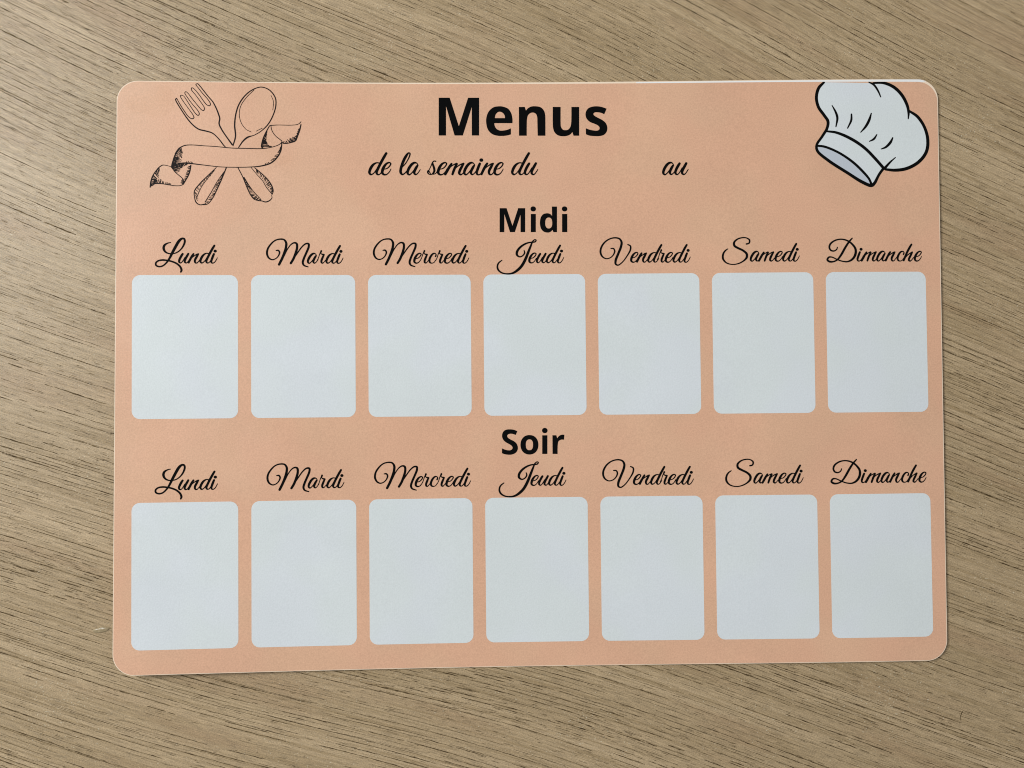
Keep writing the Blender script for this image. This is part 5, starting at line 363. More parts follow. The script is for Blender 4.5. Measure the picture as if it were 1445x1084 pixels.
    'utensils': '-13636 6645,5 -4,10 -3,9 2,9 10,4 15,13 22,35 11,30 15,62 52,58 7,95 2,105 -7,60 -8,150 -27,150 -22,60 -7,60 -4,90 3,65 9,45 14,65 33,159 277,40 90,29 85,18 70,23 155,0 10,-4 8,-5 6,-10 4,-15 -3,-9 -10,-6 -23,-35 -9,-29 -13,-1 -5,5 -4,25 2,11 -3,-69 -15,-5 -5,1 -5,7 -2,50 2,35 6,-1 -16,-4 -7,-20 -6,-45 -7,-6 -5,1 -5,5 -3,18 -2,-13 -5,-4 -5,1 -5,3 -2,45 8,13 -1,-3 -21,-1 -4,-34 -13,-60 -9,-4 -3,0 -5,4 -4,50 -2,35 8,2 -2,0 -5,-4 -5,-38 -7,-43 -18,-4 -5,2 -5,15 -5,-44 -30,-3 -5,2 -5,5 -2,55 27,35 7,6 -2,-8 -20,-43 -14,-50 -11,-2 -5,2 -4,5 -2,40 0,35 8,2 -2,-1 -5,-6 -6,-35 -6,-45 -14,-2 -4,2 -10,-15 -6,0 -8,5 -2,50 6,26 0,-9 -20,-7 -5,-25 -8,-55 -4,-8 -3,-1 -5,4 -4,30 -4,30 -12,6 -5,-11 -20,-20 4,-15 -1,-35 -7,-4 -6,2 -5,11 -5,-7 -5,0 -5,3 -3,46 3,-6 -15,-55 -8,-5 -6,5 -7,35 -4,4 -5,-16 -30,-13 -7,-40 72,-30 38,-30 28,-188 159,3 3,35 1,25 7,50 24,3 5,-1 5,-7 3,-50 -17,-20 -3,-55 3,-10 -2,-7 6,4 5,25 10,43 14,85 7,4 4,-4 7,-31 3,56 19,2 6,-7 5,-140 -27,-10 2,125 47,5 -10,5 -1,5 4,10 16,80 28,2 6,-5 5,-17 -3,-4 3,15 20,12 5,72 109,5 3,20 0,2 -2,-1 -5,-34 -45,-32 -50,-1 -5,6 -5,5 2,25 30,10 -2,5 4,30 30,5 -4,-12 -15,2 -5,5 -2,4 2,36 28,35 35,5 0,125 -17,15 4,405 -41,455 -52,135 -9,180 -7,-47 -121,-152 -210,-100 -150,-58 -100,-160 -300,-221 -360,0 -10,8 -8,10 0,10 8,190 315,50 90,60 117,10 1,80 51,55 29,2 -3,-7 -15,-50 -41,-79 -59,4 -7,5 1,95 60,3 -4,-18 -38,-51 -37,-70 -45,-4 -5,1 -5,4 -2,5 2,95 53,2 -3,-12 -30,-5 -4,-80 -32,-63 -34,0 -5,3 -3,5 0,120 47,4 -4,-19 -43,-55 -27,-66 -15,-3 -5,4 -6,45 4,35 6,3 -4,-89 -40,-2 -5,3 -4,5 0,30 8,5 -4,-90 -35,-6 -5,1 -5,5 -2,125 39,2 -2,-1 -5,-16 -30,-5 -3,-55 -9,-29 -8,-59 -25,-5 -5,3 -6,5 -1,70 22,55 8,3 -3,-23 -37,-10 0,-95 -22,-6 -6,2 -5,8 -5,-64 -16,-6 -4,0 -5,6 -3,70 10,58 3,-23 -33,-38 -47,-47 -44,-20 -14,-25 -11,-5 7,-18 12,-22 21,-5 -1,-2 -5,10 -20,-3 -5,-5 3,-10 0,-105 -26,-40 -5,-20 2,-35 10,-30 15,-30 22,-24 24,-21 35,-19 50,-14 50,-14 80,-7 55,-1 55,7 55,7 25,13 30,3 7,5 -1,60 -46,41 -45,1 -5,-22 -54,-40 36,-51 38,-9 3,-7 -3,-2 -5,2 -10,14 -10,-12 -5,-3 -5,2 -10,49 -50,34 -40,-12 -31,-45 76,-10 1,-5 -6,-1 -5,27 -50,-7 -5,-2 -10,10 -45,17 -45,11 -22,23 -33,7 -3,4 3,0 5,-18 35,1 10,-24 50,-5 30,2 3,50 -69,5 -2,5 3,0 6,-34 54,1 5,13 30,5 -2,4 2,1 5,-4 10,39 99,11 6,-4 10,8 20,38 90,42 85,45 75,11 5,-1 10,20 30,10 15,10 4,1 11,104 141,5 -15,5 -1,5 5,12 45,18 25,20 25,5 1,8 14,22 28,2 -3,-2 -18,5 -4,5 3,18 54,37 46,5 -5,5 0,15 34,65 79,2 6,-2 6,-5 3,-11 1,83 85,2 10,-4 7,-10 3,-8 -5,-507 -500,-62 -70,-114 -135,-46 -65,-22 -40,-16 -40,-10 -55,-2 -30,4 -60,19 -130,12 -60,18 -55,13 -25,13 -20,30 -30,33 -22,40 -18,40 -10,45 0,50 12,15 -7,80 8,40 7,37 15,23 16,30 24,24 25,41 51,42 59,45 70,25 45,65 135,131 290,68 155,109 270,63 165,0 15,2 5,375 -1,7 -4,3 -15,100 -190,56 -115,29 -70,68 -180,66 -165,55 -130,36 -70,35 -60,35 -53,37 -47,43 -40,35 -21,40 -16,75 -19,35 -5,75 -6,35 -5,80 -31,25 -5,30 0,25 4,60 20,36 19,34 25,35 37,23 33,12 30,2 25,-5 25,-17 50,-10 1,-5 -6,14 -70,-2 -15,-6 -15,-16 -23,-25 -26,-25 -20,-30 -20,-30 -14,-35 -12,-35 -8,-20 -2,-30 5,-65 23,-49 7,4 15,-1 10,-9 15,-5 5,-6 0,2 10,-3 5,-203 218,-71 87,-67 90,-58 85,-44 70,-129 225,-11 5,-7 -5,-3 -6,-10 9,-10 2,-4 5,-47 100,-117 225,3 4,190 3,240 9,4 -11,184 -230,152 -168,56 -67,39 -55,80 -153,37 -57,50 -65,128 -155,-1 -10,5 -10,11 -3,8 3,4 5,32 70,11 35,3 45,-10 65,-21 70,-37 82,-37 63,-60 85,-47 60,-51 55,-77 75,-113 103,-200 166,-5 3,-10 0,-8 -7,-3 -10,6 -13,57 -47,3 -55,9 -55,6 -3,5 3,5 -5,6 -30,4 -3,7 3,0 40,3 12,12 -37,3 -2,6 2,2 5,-5 40,4 10,8 11,10 -11,2 -40,-1 -20,-8 -30,2 -3,5 -2,5 4,15 26,3 15,2 31,31 -26,1 -5,-3 -45,-19 -65,0 -5,5 -3,6 3,17 35,11 30,6 33,32 -28,-24 -50,-33 -49,1 -6,4 -3,5 2,20 22,3 -6,-2 -10,4 -5,5 0,35 84,5 0,31 -29,-39 -115,-1 -5,4 -4,5 0,4 4,16 30,30 72,33 -32,-24 -55,-22 -60,-1 -5,3 -5,6 0,4 5,51 102,8 -7,-25 -50,-13 -45,5 -4,7 4,20 40,23 37,7 -7,-1 -5,-39 -70,-22 -55,1 -5,4 -2,6 2,37 65,32 50,28 -35,-35 -60,-39 -50,-3 -5,2 -5,7 -1,35 33,20 23,25 39,5 4,23 -33,1 -5,-34 -42,-61 -58,-3 -5,4 -6,7 1,59 45,39 43,5 1,3 -4,0 -5,-36 -40,-22 -19,-40 -29,-1 -7,6 -3,45 23,25 19,35 36,5 -3,17 -32,-52 -18,-50 -32,-1 -5,6 -5,50 23,5 0,1 -3,-61 -34,-1 -6,6 -5,40 16,35 18,35 26,5 -5,14 -30,-39 -16,-26 -14,-49 -37,-2 -8,7 -4,65 38,50 19,5 -1,11 -27,-31 -19,-32 -26,-1 -5,3 -3,5 -1,15 8,4 -4,-38 -35,-2 -5,6 -5,5 2,46 33,24 13,2 -3,-13 -15,-47 -40,-1 -5,4 -4,5 0,45 29,20 17,5 2,1 -4,-1 -5,-33 -45,-27 -44,-5 -3,-95 112,-45 60,-31 50,-69 130,-43 60,-55 65,-149 165,-184 230,6 3,140 7,95 8,50 7,95 18,95 22,90 27,85 34,45 24,31 20,59 46,33 29,48 50,72 90,39 60,19 35,43 95,22 75,11 75,9 150,3 10,21 -15,15 -7,25 -5,30 -1,70 6,114 22,106 28,45 16,20 10,25 16,17 15,15 20,11 20,16 40,3 25,10 10,2 15,7 10,0 10,8 10,-1 10,-6 10,1 5,5 10,12 4,7 6,2 5,-1 10,11 15,-1 10,-5 10,7 14,17 16,1 10,-3 5,12 15,-2 15,18 40,18 75,16 80,1 20,8 15,1 20,-2 10,3 20,-8 12,-10 2,-8 -4,-4 -5,-9 -40,-8 -10,-1 -5,4 -5,-6 -30,-20 -20,2 -8,11 -7,-5 -20,-11 -10,-29 -20,-2 -10,-23 -30,5 -10,-6 -15,5 -5,5 0,2 -5,-19 -15,-25 -30,-2 -5,3 -5,6 -1,36 26,4 3,3 -3,-13 -26,-54 -34,-1 -5,10 -10,0 -6,5 -4,11 0,-4 -15,-15 -15,4 -10,-40 -15,-2 -5,3 -5,10 -5,-32 -11,-5 -12,-10 -2,-2 -5,1 -5,6 -4,47 -21,-2 -15,-30 12,-38 33,-7 4,-5 -4,-2 -5,14 -20,2 -5,-4 -4,-45 32,-5 1,-10 -4,-5 3,-5 -1,-4 -7,33 -40,73 -80,-7 -5,-5 0,-90 86,-5 4,-6 0,-5 -5,1 -5,38 -50,41 -45,-1 -5,-8 -2,-38 47,-22 23,-26 22,-49 34,-6 -4,-1 -5,2 -4,55 -52,23 -29,-3 -1,-70 66,-5 2,-4 -2,-3 -5,15 -25,-3 -1,-10 10,-5 1,-6 -5,0 -5,40 -55,35 -35,1 -5,-10 -1,-80 70,-5 1,-5 -3,-1 -7,20 -30,-4 -2,-22 22,-36 45,-7 5,-6 -5,-1 -5,32 -55,20 -25,32 -30,-57 -13,-33 53,-22 27,-5 3,-7 -5,0 -5,5 -40,8 -15,20 -20,-1 -3,-35 -6,-2 14,-16 25,-10 30,-7 3,-6 -8,-2 -25,3 -15,13 -25,-3 -2,-35 2,-3 5,-2 25,-5 28,-5 7,-5 0,-4 -5,-6 -39,-5 -2,-15 21,-1 10,-3 5,-14 5,8 15,-5 13,-180 137,-50 48,-36 42,-45 65,-35 70,-19 65,-17 105,167 15,120 6,290 -6,155 4,105 9,80 16,30 10,30 14,20 13,22 19,45 50,3 10,-5 7,-5 3,-10 -2,-55 -63,-15 -12,-25 -14,-55 -18,-65 -12,-105 -8,-150 -4,-255 6,-115 -2,-240 -12,-10 -5,-5 -16,-10 6,-10 -1,-6 -8,-75 -130,-55 -100,-63 -135,-41 -105,-36 -130,-20 -100,-2 -30,1 -30,6 -25,9 -15,16 -15,-4 -2,-85 -5,-110 0,-310 7,-295 3,-3 2,123 178,54 62,58 55,53 41,45 28,45 21,95 37,30 15,10 -5,10 3,165 91,69 44,101 81,104 99,66 76,60 84,50 84,27 51,43 94,37 91,28 80,24 80,11 45,14 75,7 75,2 70,-3 70,-5 35,-18 65,-16 40,-21 40,-24 40,-52 70,-59 63,-35 29,-60 40,-70 33,-75 25,-70 12,-30 2,-50 -3,-30 -5,-55 -14,-95 -35,-80 -40,-80 -49,-78 -58,-42 -35,-74 -75,-68 -80,-37 -50,-60 -90,-29 -50,-42 -85,-20 -48,-30 -87,-28 -95,-23 -100,-11 -60,-17 -115,-11 -115,-5 -110,1 -55,4 -50,24 -205,2 -45,-1 -50,-5 -40,-18 -85,-47 -158,-5 -1,-160 214,-120 175,-68 110,-60 110,-24 50,-17 50,-6 45,5 40,16 75,3 25,-2 45,-9 45,-46 135,-46 120,-52 115,-57 110,-31 50,-36 51,-145 164,-246 320,-79 92,-20 20,-20 13,-20 3,-30 -8,-21 -15,-8 -10,-4 -10,2 -15,12 -25,57 -70,90 -120,82 -105,165 -185,74 -110,13 -25,12 -30,2 -20,-5 -20,-9 -15,-12 -7,-20 2,-25 9,-30 16,-25 18,-37 42,-77 105,-99 150,-42 58,-107 132,-58 58,-55 42,-25 9,-14 -4,-11 -8,-12 -22,-6 -30,1 -15,7 -20,12 -20,22 -30,91 -105,41 -55,94 -130,142 -205,33 -55,10 -25,5 -30,-4 -35,-13 -25,-8 -2,-10 1,-30 13,-20 13,-30 29,-130 158,-105 131,-71 92,-104 141,-20 24,-45 44,-30 21,-15 3,-15 -3,-13 -10,-12 -15,-8 -20,-2 -15,3 -15,15 -35,152 -223,98 -132,150 -175,42 -57,34 -58,13 -35,0 -15,-4 -10,-8 -14,-10 -10,-5 -3,-10 0,-21 12,-39 35,-35 40,-36 50,-95 145,-207 330,-33 45,-14 15,-26 20,-29 15,-30 8,-25 1,-11 -4,-13 -15,-5 -20,1 -25,7 -25,9 -20,29 -50,92 -140,238 -330,47 -70,32 -65,11 -30,1 -20,-13 -14,-20 -9,-20 -4,-15 3,-21 9,-34 22,-30 25,-35 33,-17 20,-50 70,-152 235,-88 150,-86 160,-7 5,-10 -2,-30 -27,-10 -16,-5 -15,1 -20,9 -32,26 -53,105 -180,221 -345,61 -85,67 -84,66 -76,50 -50,74 -66,50 -39,55 -36,35 -18,30 -12,55 -16,120 -23,175 -43,50 -16,25 -11,55 -32,35 -27,45 -39,69 -72,82 -100,108 -150,26 -30,36 -35,-6 -2,-290 28,-430 22,-285 23,-150 6,-130 -3,-85 -12,-30 -8,-55 -20,-75 -37,-50 -34,-21 -18,-24 -24,-34 -46,-76 -125,0 -10,4 -10,-24 -55,-25 -66,-61 -204,0 -10,-6 -10,1 -5,-6 -15,2 -10,-7 -20,0 -15,-8 -36,-95 31,-95 23,-60 9,-40 -3,-20 -6,-30 -13,-33 -20,-32 -24,-45 -41,-60 -75,-62 -85,-48 -72,-39 -73,-22 -55,-24 -80,-19 -85,-10 -65,-10 -115/-12716 9820,11 10,88 -165,71 -121,81 -129,108 -160,51 -60,35 -32,34 -28,31 -19,20 -8,30 -2,25 6,30 18,15 20,4 20,-7 30,-32 67,-29 48,-250 345,-116 175,-26 45,-13 35,0 25,4 10,5 4,30 -2,35 -13,25 -18,18 -21,28 -40,202 -330,94 -145,55 -75,49 -50,34 -24,15 -4,10 -1,21 9,11 10,13 19,10 31,-3 30,-24 50,-50 75,-43 53,-108 122,-96 125,-162 235,-20 35,-5 20,2 10,8 15,10 10,6 3,20 -10,35 -31,37 -42,101 -140,72 -93,240 -297,30 -29,20 -13,25 -13,30 -8,15 2,10 6,10 10,10 20,7 40,-2 35,-6 20,-13 30,-34 55,-167 240,-112 150,-73 85,-35 45,-11 20,-6 20,2 20,10 20,5 3,15 -6,50 -37,36 -35,40 -45,103 -135,118 -175,78 -110,25 -31,20 -20,30 -22,45 -22,30 -7,25 2,20 15,14 25,5 25,-3 30,-6 20,-24 45,-75 110,-166 186,-81 104,-90 120,-54 66,-9 14,-3 10,7 9,15 7,15 4,10 -2,10 -7,90 -106,250 -330,140 -161,34 -49,29 -50,42 -83,50 -112,43 -115,54 -160,8 -40,2 -35,-23 -120,-1 -25,1 -25,6 -30,9 -30,20 -50,59 -110,42 -71,321 -469,14 -13,10 -2,10 2,5 -19,5 -5,10 -3,10 3,8 7,55 170,24 85,15 85,2 55,-2 50,-29 250,1 105,7 115,12 115,18 110,23 100,26 90,32 90,38 85,23 45,52 87,62 88,38 49,65 72,75 69,70 54,81 51,29 16,5 2,3 -3,-158 -149,-85 -91,-65 -79,-58 -76,-54 -80,-26 -45,-37 -85,-23 -75,-11 -45,-11 -75,-3 -40,-1 -80,4 -45,6 -40,15 -75,25 -80,33 -75,37 -65,24 -36,26 -34,44 -50,50 -43,45 -26,110 -47,10 0,5 6,0 5,-5 7,-115 50,-35 19,-25 19,-45 45,-50 63,-40 62,-19 35,-30 70,-14 40,-18 70,-14 85,-4 80,4 80,6 40,14 70,25 80,35 80,48 80,58 80,64 80,88 100,180 175,3 5,0 5,-13 10,42 21,60 24,80 23,30 5,45 2,60 -7,70 -19,60 -25,35 -19,55 -37,30 -25,60 -63,27 -35,43 -66,20 -39,15 -35,10 -30,11 -60,3 -35,0 -65,-8 -105,-14 -80,-32 -115,-48 -130,-59 -130,-51 -95,-55 -85,-30 -40,-57 -68,-68 -72,-97 -86,-65 -48,-65 -39,-140 -80,-10 5,-105 -22,-55 -14,-50 -21,-45 -30,-40 -35,-38 -40,-37 -43,-38 -52,-110 -180,-1 -10,6 -10,-7 -3,-105 2,-140 5,-175 13,-75 83,-116 160,-71 85,-88 92,-64 58,-36 28,-36 22,-29 14,-60 22,-175 45,-120 24,-55 16,-25 10,-50 27,-50 34,-48 38,-72 65,-50 53,-88 107,-83 110,-120 180,-101 160,-118 204,-12 26,-7 30/-12686 7571,120 -12,6 1,3 5,-2 5,-7 3,-80 16,-60 8,-4 8,1 5,13 7,55 -10,95 -23,7 1,3 5,-5 7,-126 38,0 5,21 9,55 -23,5 0,4 4,0 5,-4 4,-31 16,-6 5,7 10,95 -55,5 0,4 5,-4 8,-85 58,-57 34,12 5,55 -34,7 4,-2 8,-35 27,11 5,2 5,-2 5,4 1,15 -9,7 3,1 5,-3 5,-50 39,-16 16,-22 35,-19 35,1 5,1 2,71 -67,34 -39,55 -74,5 -2,5 2,2 3,-1 5,-9 15,3 5,10 -15,5 0,5 5,-1 5,-57 110,-83 120,1 5,10 16,119 -191,6 -3,5 2,2 6,-35 70,-41 75,-39 65,1 5,7 13,5 -5,28 -68,47 -73,5 -3,10 1,5 -4,5 1,3 3,-1 10,3 4,5 -7,5 0,4 3,1 5,-28 100,-22 105,5 5,30 15,50 21,35 12,50 12,55 7,60 4,110 2,55 -2,330 -23,435 -22,390 -41,205 -14,145 -3,355 -2,305 -8,120 1,105 6,135 14,125 23,85 21,125 39,80 32,65 35,51 41,-9 -95,-25 -35,-14 -30,-12 -35,3 -5,-10 -15,1 -5,9 -5,-41 -40,-1 -5,3 -5,-22 -20,-2 -5,4 -5,5 0,35 20,5 -5,-35 -29,-46 -21,-1 -5,7 -5,35 6,20 8,25 17,1 -6,-26 -50,-15 -26,-10 8,-5 0,-40 -9,-30 -11,-38 -22,-2 -5,3 -5,7 -1,45 15,56 11,-1 -5,-20 -30,-10 11,-10 0,-85 -31,-2 -5,7 -5,40 4,45 9,1 -3,-12 -15,-44 -52,-1 12,-3 5,-11 4,-85 -19,-1 -5,6 -6,45 -1,40 5,4 -3,-18 -20,-53 -50,-33 -27,-56 -38,-44 -23,-10 -5,-3 3,5 10,-2 7,-5 5,-15 5,-5 7,-5 2,-5 -4,-3 -7,-1 -10,2 -5,12 -8,21 -7,-21 -9,-30 -12,-3 1,1 10,-11 15,0 15,-7 5,-6 -5,-8 -20,4 -14,10 -11,-6 -5,-34 -11,-3 16,7 10,-1 5,-3 3,-15 0,-5 -3,-7 -10,0 -25,-3 -4,-100 -26,-90 -19,-95 -15,-95 -10,-295 -19,-140 -4,-220 -3,-200 1,-195 3,-195 10,-135 12,-440 54,-340 45,-2 30,-8 4,-4 -4,-3 -15,-8 -11,-15 1,16 45,-6 7,-5 -3,-25 -42,-5 -4,-20 3,-6 4,6 15,13 20,1 5,-4 5,-5 -1,-19 -19,-15 -25,-31 4,-3 1,18 55,-5 5,-7 -5,-23 -43,-5 -8,-5 -1,-30 2,17 40,-1 5,-6 3,-5 -3,-30 -44,-65 -2,-130 -13,-115 11,-40 0,-8 3/-13466 7141,5 -1,35 -40,39 -60,6 -2,5 4,5 -1,34 -51,6 -3,5 2,3 6,-3 5,-34 65,-72 120,-1 5,17 25,12 -50,11 -25,19 -30,32 -40,15 -30,6 -2,4 2,2 5,-32 90,-15 55,-13 75,-1 5,5 7,5 4,14 -36,7 -30,11 -70,8 -4,5 6,0 36,11 17,17 65,0 35,-9 55,11 11,40 33,25 17,30 15,20 6,30 3,35 -3,95 -18,50 -15,65 -23,1 -11,4 -9,17 -11,74 -105,41 -50,52 -50,176 -147,30 -33,10 -15,-10 -6,-15 -17,-15 -7,-4 -5,4 -7,15 0,4 -3,-29 -13,-3 -7,3 -4,5 0,30 5,30 16,5 9,13 -26,-3 -2,-10 4,-45 -16,-36 -16,-5 -5,1 -4,5 -3,75 19,12 -2,-97 -36,-5 -4,0 -5,5 -3,5 1,70 16,25 8,5 1,3 -3,-78 -32,0 -8,5 -2,20 4,5 -2,-22 -20,-1 -5,3 -4,5 0,20 13,20 7,4 -1,-2 -5,-52 -33,-40 -14,-60 -7,-90 0,-60 3,-90 11,-26 5,6 15,-1 10,-11 30,-3 4,-5 1,-5 -5,2 -35,-7 -7,-2 -8,-3 -1,-5 1,1 10,-11 15,4 40,-4 5,-5 0,-4 -5,-11 -30,-2 -15,4 -15,-17 2,-4 3,4 10,0 10,-5 15,-10 19,-5 0,-4 -4,3 -30,-10 -15,-4 -2,-4 2,-7 50,0 25,-4 6,-7 -1,-10 -25,-2 -15,2 -30,-3 -5,-10 4,-13 31,8 40,-1 5,-4 4,-8 -4,-15 -35,-2 -15,2 -20,-52 10,-2 15,1 60,0 5,-4 4,-5 1,-4 -5,-13 -70,-3 -5,-10 2,-3 3,5 30,0 25,-2 25,-5 8,-5 -1,-4 -7,-16 -80,-35 4,-2 6,5 50,16 65,0 5,-4 4,-5 0,-3 -4,-22 -50,-6 -20,-7 -50,-2 -2,-10 0,-3 2,19 65,13 70,0 5,-4 4,-5 0,-5 -8,-45 -134,-5 -2,-25 1,-3 4,21 60,23 85,-1 5,-5 4,-7 -4,-59 -150,-4 -5,-20 -1,-4 1,4 10,12 10,-3 10,7 20,4 5,5 0,5 5,0 5,-9 10,3 10,9 0,4 5,0 5,-7 5,-5 13,-5 2,-5 -4,-15 9,10 28,5 3,5 -3,5 1,4 6,-4 7,-70 63,-46 55,-1 5/-9621 8509,5 -3,55 -71,5 -3,8 3,1 5,-10 25,6 5,0 5,-3 30,2 5,-5 15,1 2,5 -2,5 2,3 3,-4 40,1 3,10 2,2 5,-6 60,2 5,7 1,6 4,-1 40,11 25,-1 20,85 155,5 14,5 -4,10 -1,2 -4,19 -105,21 -70,23 -50,41 -65,52 -65,50 -50,157 -125,28 -25,-8 -10,1 -10,-2 -5,-32 -40,-27 -24,-35 -22,-35 -18,-75 -30,-130 -40,-7 14,0 5,-4 5,-110 25,11 2,3 3,1 5,-4 5,-65 31,-15 14,5 3,15 -6,5 1,4 7,-2 5,3 4,10 -4,7 5,1 5,-36 30,6 5,0 5,-47 60,4 4,10 -4,10 10,5 -3,5 1,4 7,-2 5,-48 55,-34 50/-10211 6651,62 -36,85 -40,73 -90,-5 -3,-80 5,-65 2,-19 36,4 3,25 -11,25 -4,60 0,6 2,1 5,-7 6,-50 4,-25 5,-57 30,-6 10,3 3,55 -14,60 -23,6 -1,4 5,-2 5,-63 33,-75 22,-20 45/-12006 6629,77 -74,3 -2,5 0,3 7,-18 25,-21 25,-34 35,5 10,5 2,44 -37,22 -25,16 -25,-32 -78,-5 2,-35 43,-60 48,-1 5/-11911 6742,5 -1,55 -71,-40 -81,-33 46,-44 40/-10001 6295,110 79,57 -59,-47 -25,-50 -49,-18 9,-3 5,36 36,35 29,3 5,-3 5,-5 2,-25 -14,-5 2,19 20,2 5,-4 5,-7 0,-40 -32,-25 -16,-25 -14,-5 0,-3 2/-11261 6900,10 2,20 12,4 -4,-26 -30,-1 -5,3 -5,5 0,58 55,27 22,2 -2,-15 -40,-4 -5,-80 -60,-73 -73,-4 3/-9996 6380,65 23,5 9,25 -27,-120 -75,-29 35/-9676 8118,70 10,90 -1,110 9,24 -1,-59 -14,-80 -14,-135 -15,-5 0,-22 23/-11341 6759,10 -7,5 2,90 79,30 22,5 -5,-75 -66,-79 -64,-3 -5,2 -5,5 -1,5 3,70 48,55 45,2 -5,-16 -35,-72 -40,-74 -54,-3 4/-11881 6777,20 -23,20 -36,5 -1,4 3,-11 40,-21 30,-1 5,14 16,31 -21,23 -30,-44 -71,-5 -4,-19 35,-28 40/-9991 6469,5 5,5 -1,20 -23,-5 -3,-70 -7,-65 -15,-5 2,-21 38/-11164 7045,23 32,4 -2,1 -6,8 -4,-55 -65,2 -5,8 0,52 49,2 -4,-7 -17,-57 -58,-58 -42,-3 2/-11796 6872,5 0,33 -52,-28 -42,-5 2,-17 25,-24 20,-2 5/-9856 6251,33 24,3 5,-1 5,-5 2,-29 -12,-16 -10,-1 5,46 34,5 -3,37 -41,-7 -2,-30 -23,-29 -10,-6 -8,-20 4,-4 4/-9696 8178,100 0,60 -4,94 -14,-19 -2,-75 2,-65 -2,-90 8,-5 0,-2 4/-11715 6955,39 39,15 -44,-45 -60,-4 5,-7 55/-12666 7927,5 2,65 -87,40 -62,-5 -4,-40 54,-76 75/-11736 6933,11 -68,-21 -29,-5 5,-26 49/-9691 8242,5 0,75 -9,45 -11,61 -22,-1 -3,-10 0,-175 33,-2 5/-10087 6405,36 11,90 19,5 9,27 -29,-2 -2,-5 1,-40 -8,-10 13,-50 -16,-45 -9,-5 2,-3 4/-12711 7847,5 -2,21 -35,16 -20,18 -16,38 -24,-8 -4,-10 -2,-15 6,-35 31,-40 44/-13521 7040,40 -35,48 -30,0 -5,-8 -11,-5 -1,-83 62/-12665 7355,4 5,15 6,10 -4,5 5,5 -5,5 1,7 12,8 5,5 -2,5 -6,5 1,35 57,2 -5,-3 -10,-20 -45,-64 -27,-26 -8/-12566 8074,5 3,2 -2,23 -96,33 -89,1 -5,-4 -3,-33 78,-32 99,-4 6/-11616 7055,-3 -50,-27 -35,-5 4,-4 41/-12046 6458,5 -2,73 -51,2 -5,-10 -26,-5 3,-28 38,-38 40/-13561 6912,5 4,73 -26,-8 -13,-70 15,-3 3/-13581 6815,5 5,45 3,24 -3,-4 -15,-5 -1,-65 -8,-2 4/-12736 7792,5 3,50 -47,5 -3,-25 -1,-41 21,-2 5/-10231 6698,54 -28,61 -45,-5 -3,-20 12,-90 55,-3 6/-12741 7332,12 -7,2 -5,-6 -5,-73 -17,-5 0,-5 7/-11592 7080,26 27,2 -7,-4 -30,-23 -29,-3 4,0 5/-10286 6832,35 -28,36 -39,-1 -4,-65 50,-8 19/-12706 7529,55 0,12 -4,-47 -13,-45 8/-13541 6986,5 5,59 -41,-4 -2,-62 22,-1 5/-13571 6865,65 -11,8 -4,-3 -6,-35 4,-35 0,-3 2/-9341 6515,1 -5,-3 -10,-18 -37,-5 2,-13 15,0 5/-12746 7408,15 6,3 -4,-5 -10,-73 -27,-5 -2,-5 4/-10321 6919,5 -3,31 -26,26 -30,-2 -4,-55 46,-6 13/-12576 7496,6 4,3 -5,-9 -55,-10 -7,-5 -2,0 4/-11494 7180,38 40,5 -5,-4 -10,-36 -42,-5 2/-13547 6740,16 9,25 8,5 1,4 -3,-44 -26,-15 -5,-5 -1,-2 2/-9366 6549,4 -4,-18 -30,-2 -5,4 -5,-4 -5,-4 -5,-5 0,-9 10/-13341 7314,5 1,7 -20,4 -25,-1 -28,-3 18,-16 45/-12802 7570,6 3,30 0,9 -3,-44 -16,-5 -2,-2 3/-12706 7344,22 6,1 -20,-23 -8,-5 3/-9646 8431,34 -31,-4 -3,-34 18,-2 5/-11528 7145,7 8,3 -8,-3 -17,-20 -25,-2 2/-12736 7679,26 -9,-41 -6,-15 -1,-5 2/-10251 6750,35 -30,-5 -2,-25 13,-5 3,-5 11/-8406 8755,5 3,3 -3,-8 -19,-20 -9,-5 3/-13421 6968,14 -8,-9 -21,-10 6,-3 5/-9076 7998,3 -3,-8 -21,-10 5,-10 -3,-4 4/-10191 6756,23 -36,-3 -1,-27 26/-12476 7504,5 6,4 -5,-8 -20,-11 -23,-3 3/-9771 6229,16 6,-1 -10,-20 -18,-2 3/-13436 6831,5 4,5 -2,3 -3,-13 -23,-7 3/-12508 7505,2 2,5 -1,-12 -41,-3 -6,-3 1/-12542 7500,1 3,5 0,1 -3,-11 -46,-2 6/-11091 7119,2 -4,-7 -17,-15 -16,-3 3/-9816 6214,15 14,4 -3,-4 -12,-5 -5,-19 2/-12676 7466,17 4,-5 -15,-12 -3,-3 3/-12651 7414,15 8,2 -2,-2 -10,-15 -7,-4 2/-12344 7505,3 2,5 -2,-25 -28,-5 3/-12624 7490,3 2,3 -2,-4 -20,-4 -5,-5 -2,-2 2/-12641 7444,10 4,4 -3,-4 -18,-1 3,-13 5/-12516 7420,4 -5,-14 -24,-5 1,-1 3|-9338 9865,19 -55,6 -30,3 -35,-2 -75,-24 -200,3 -10,7 -2,5 3,3 4,24 200,2 80,-4 40,-6 30,-19 55,-64 140,-6 4,-5 -1,-4 -8|-9924 8690,8 1,220 112,5 7,-1 5,-9 7,-6 -2,-216 -115,-5 -5,0 -5|-9381 7675,15 -7,25 -5,40 6,5 4,3 7,-4 10,-9 4,-40 -8,-30 2,-5 -2,-3 -6|-11659 6155,23 -14,25 -5,30 4,5 2,4 8,-4 9,-5 2,-45 -3,-30 9,-5 0,-3 -7|-11676 6111,20 -1,45 3,7 2,4 10,-2 5,-9 5,-65 -12,-5 -3,-1 -5|-9414 7640,3 -3,30 -13,25 0,5 4,3 7,-4 10,-9 4,-25 -1,-20 1,-5 0,-3 -4',
}

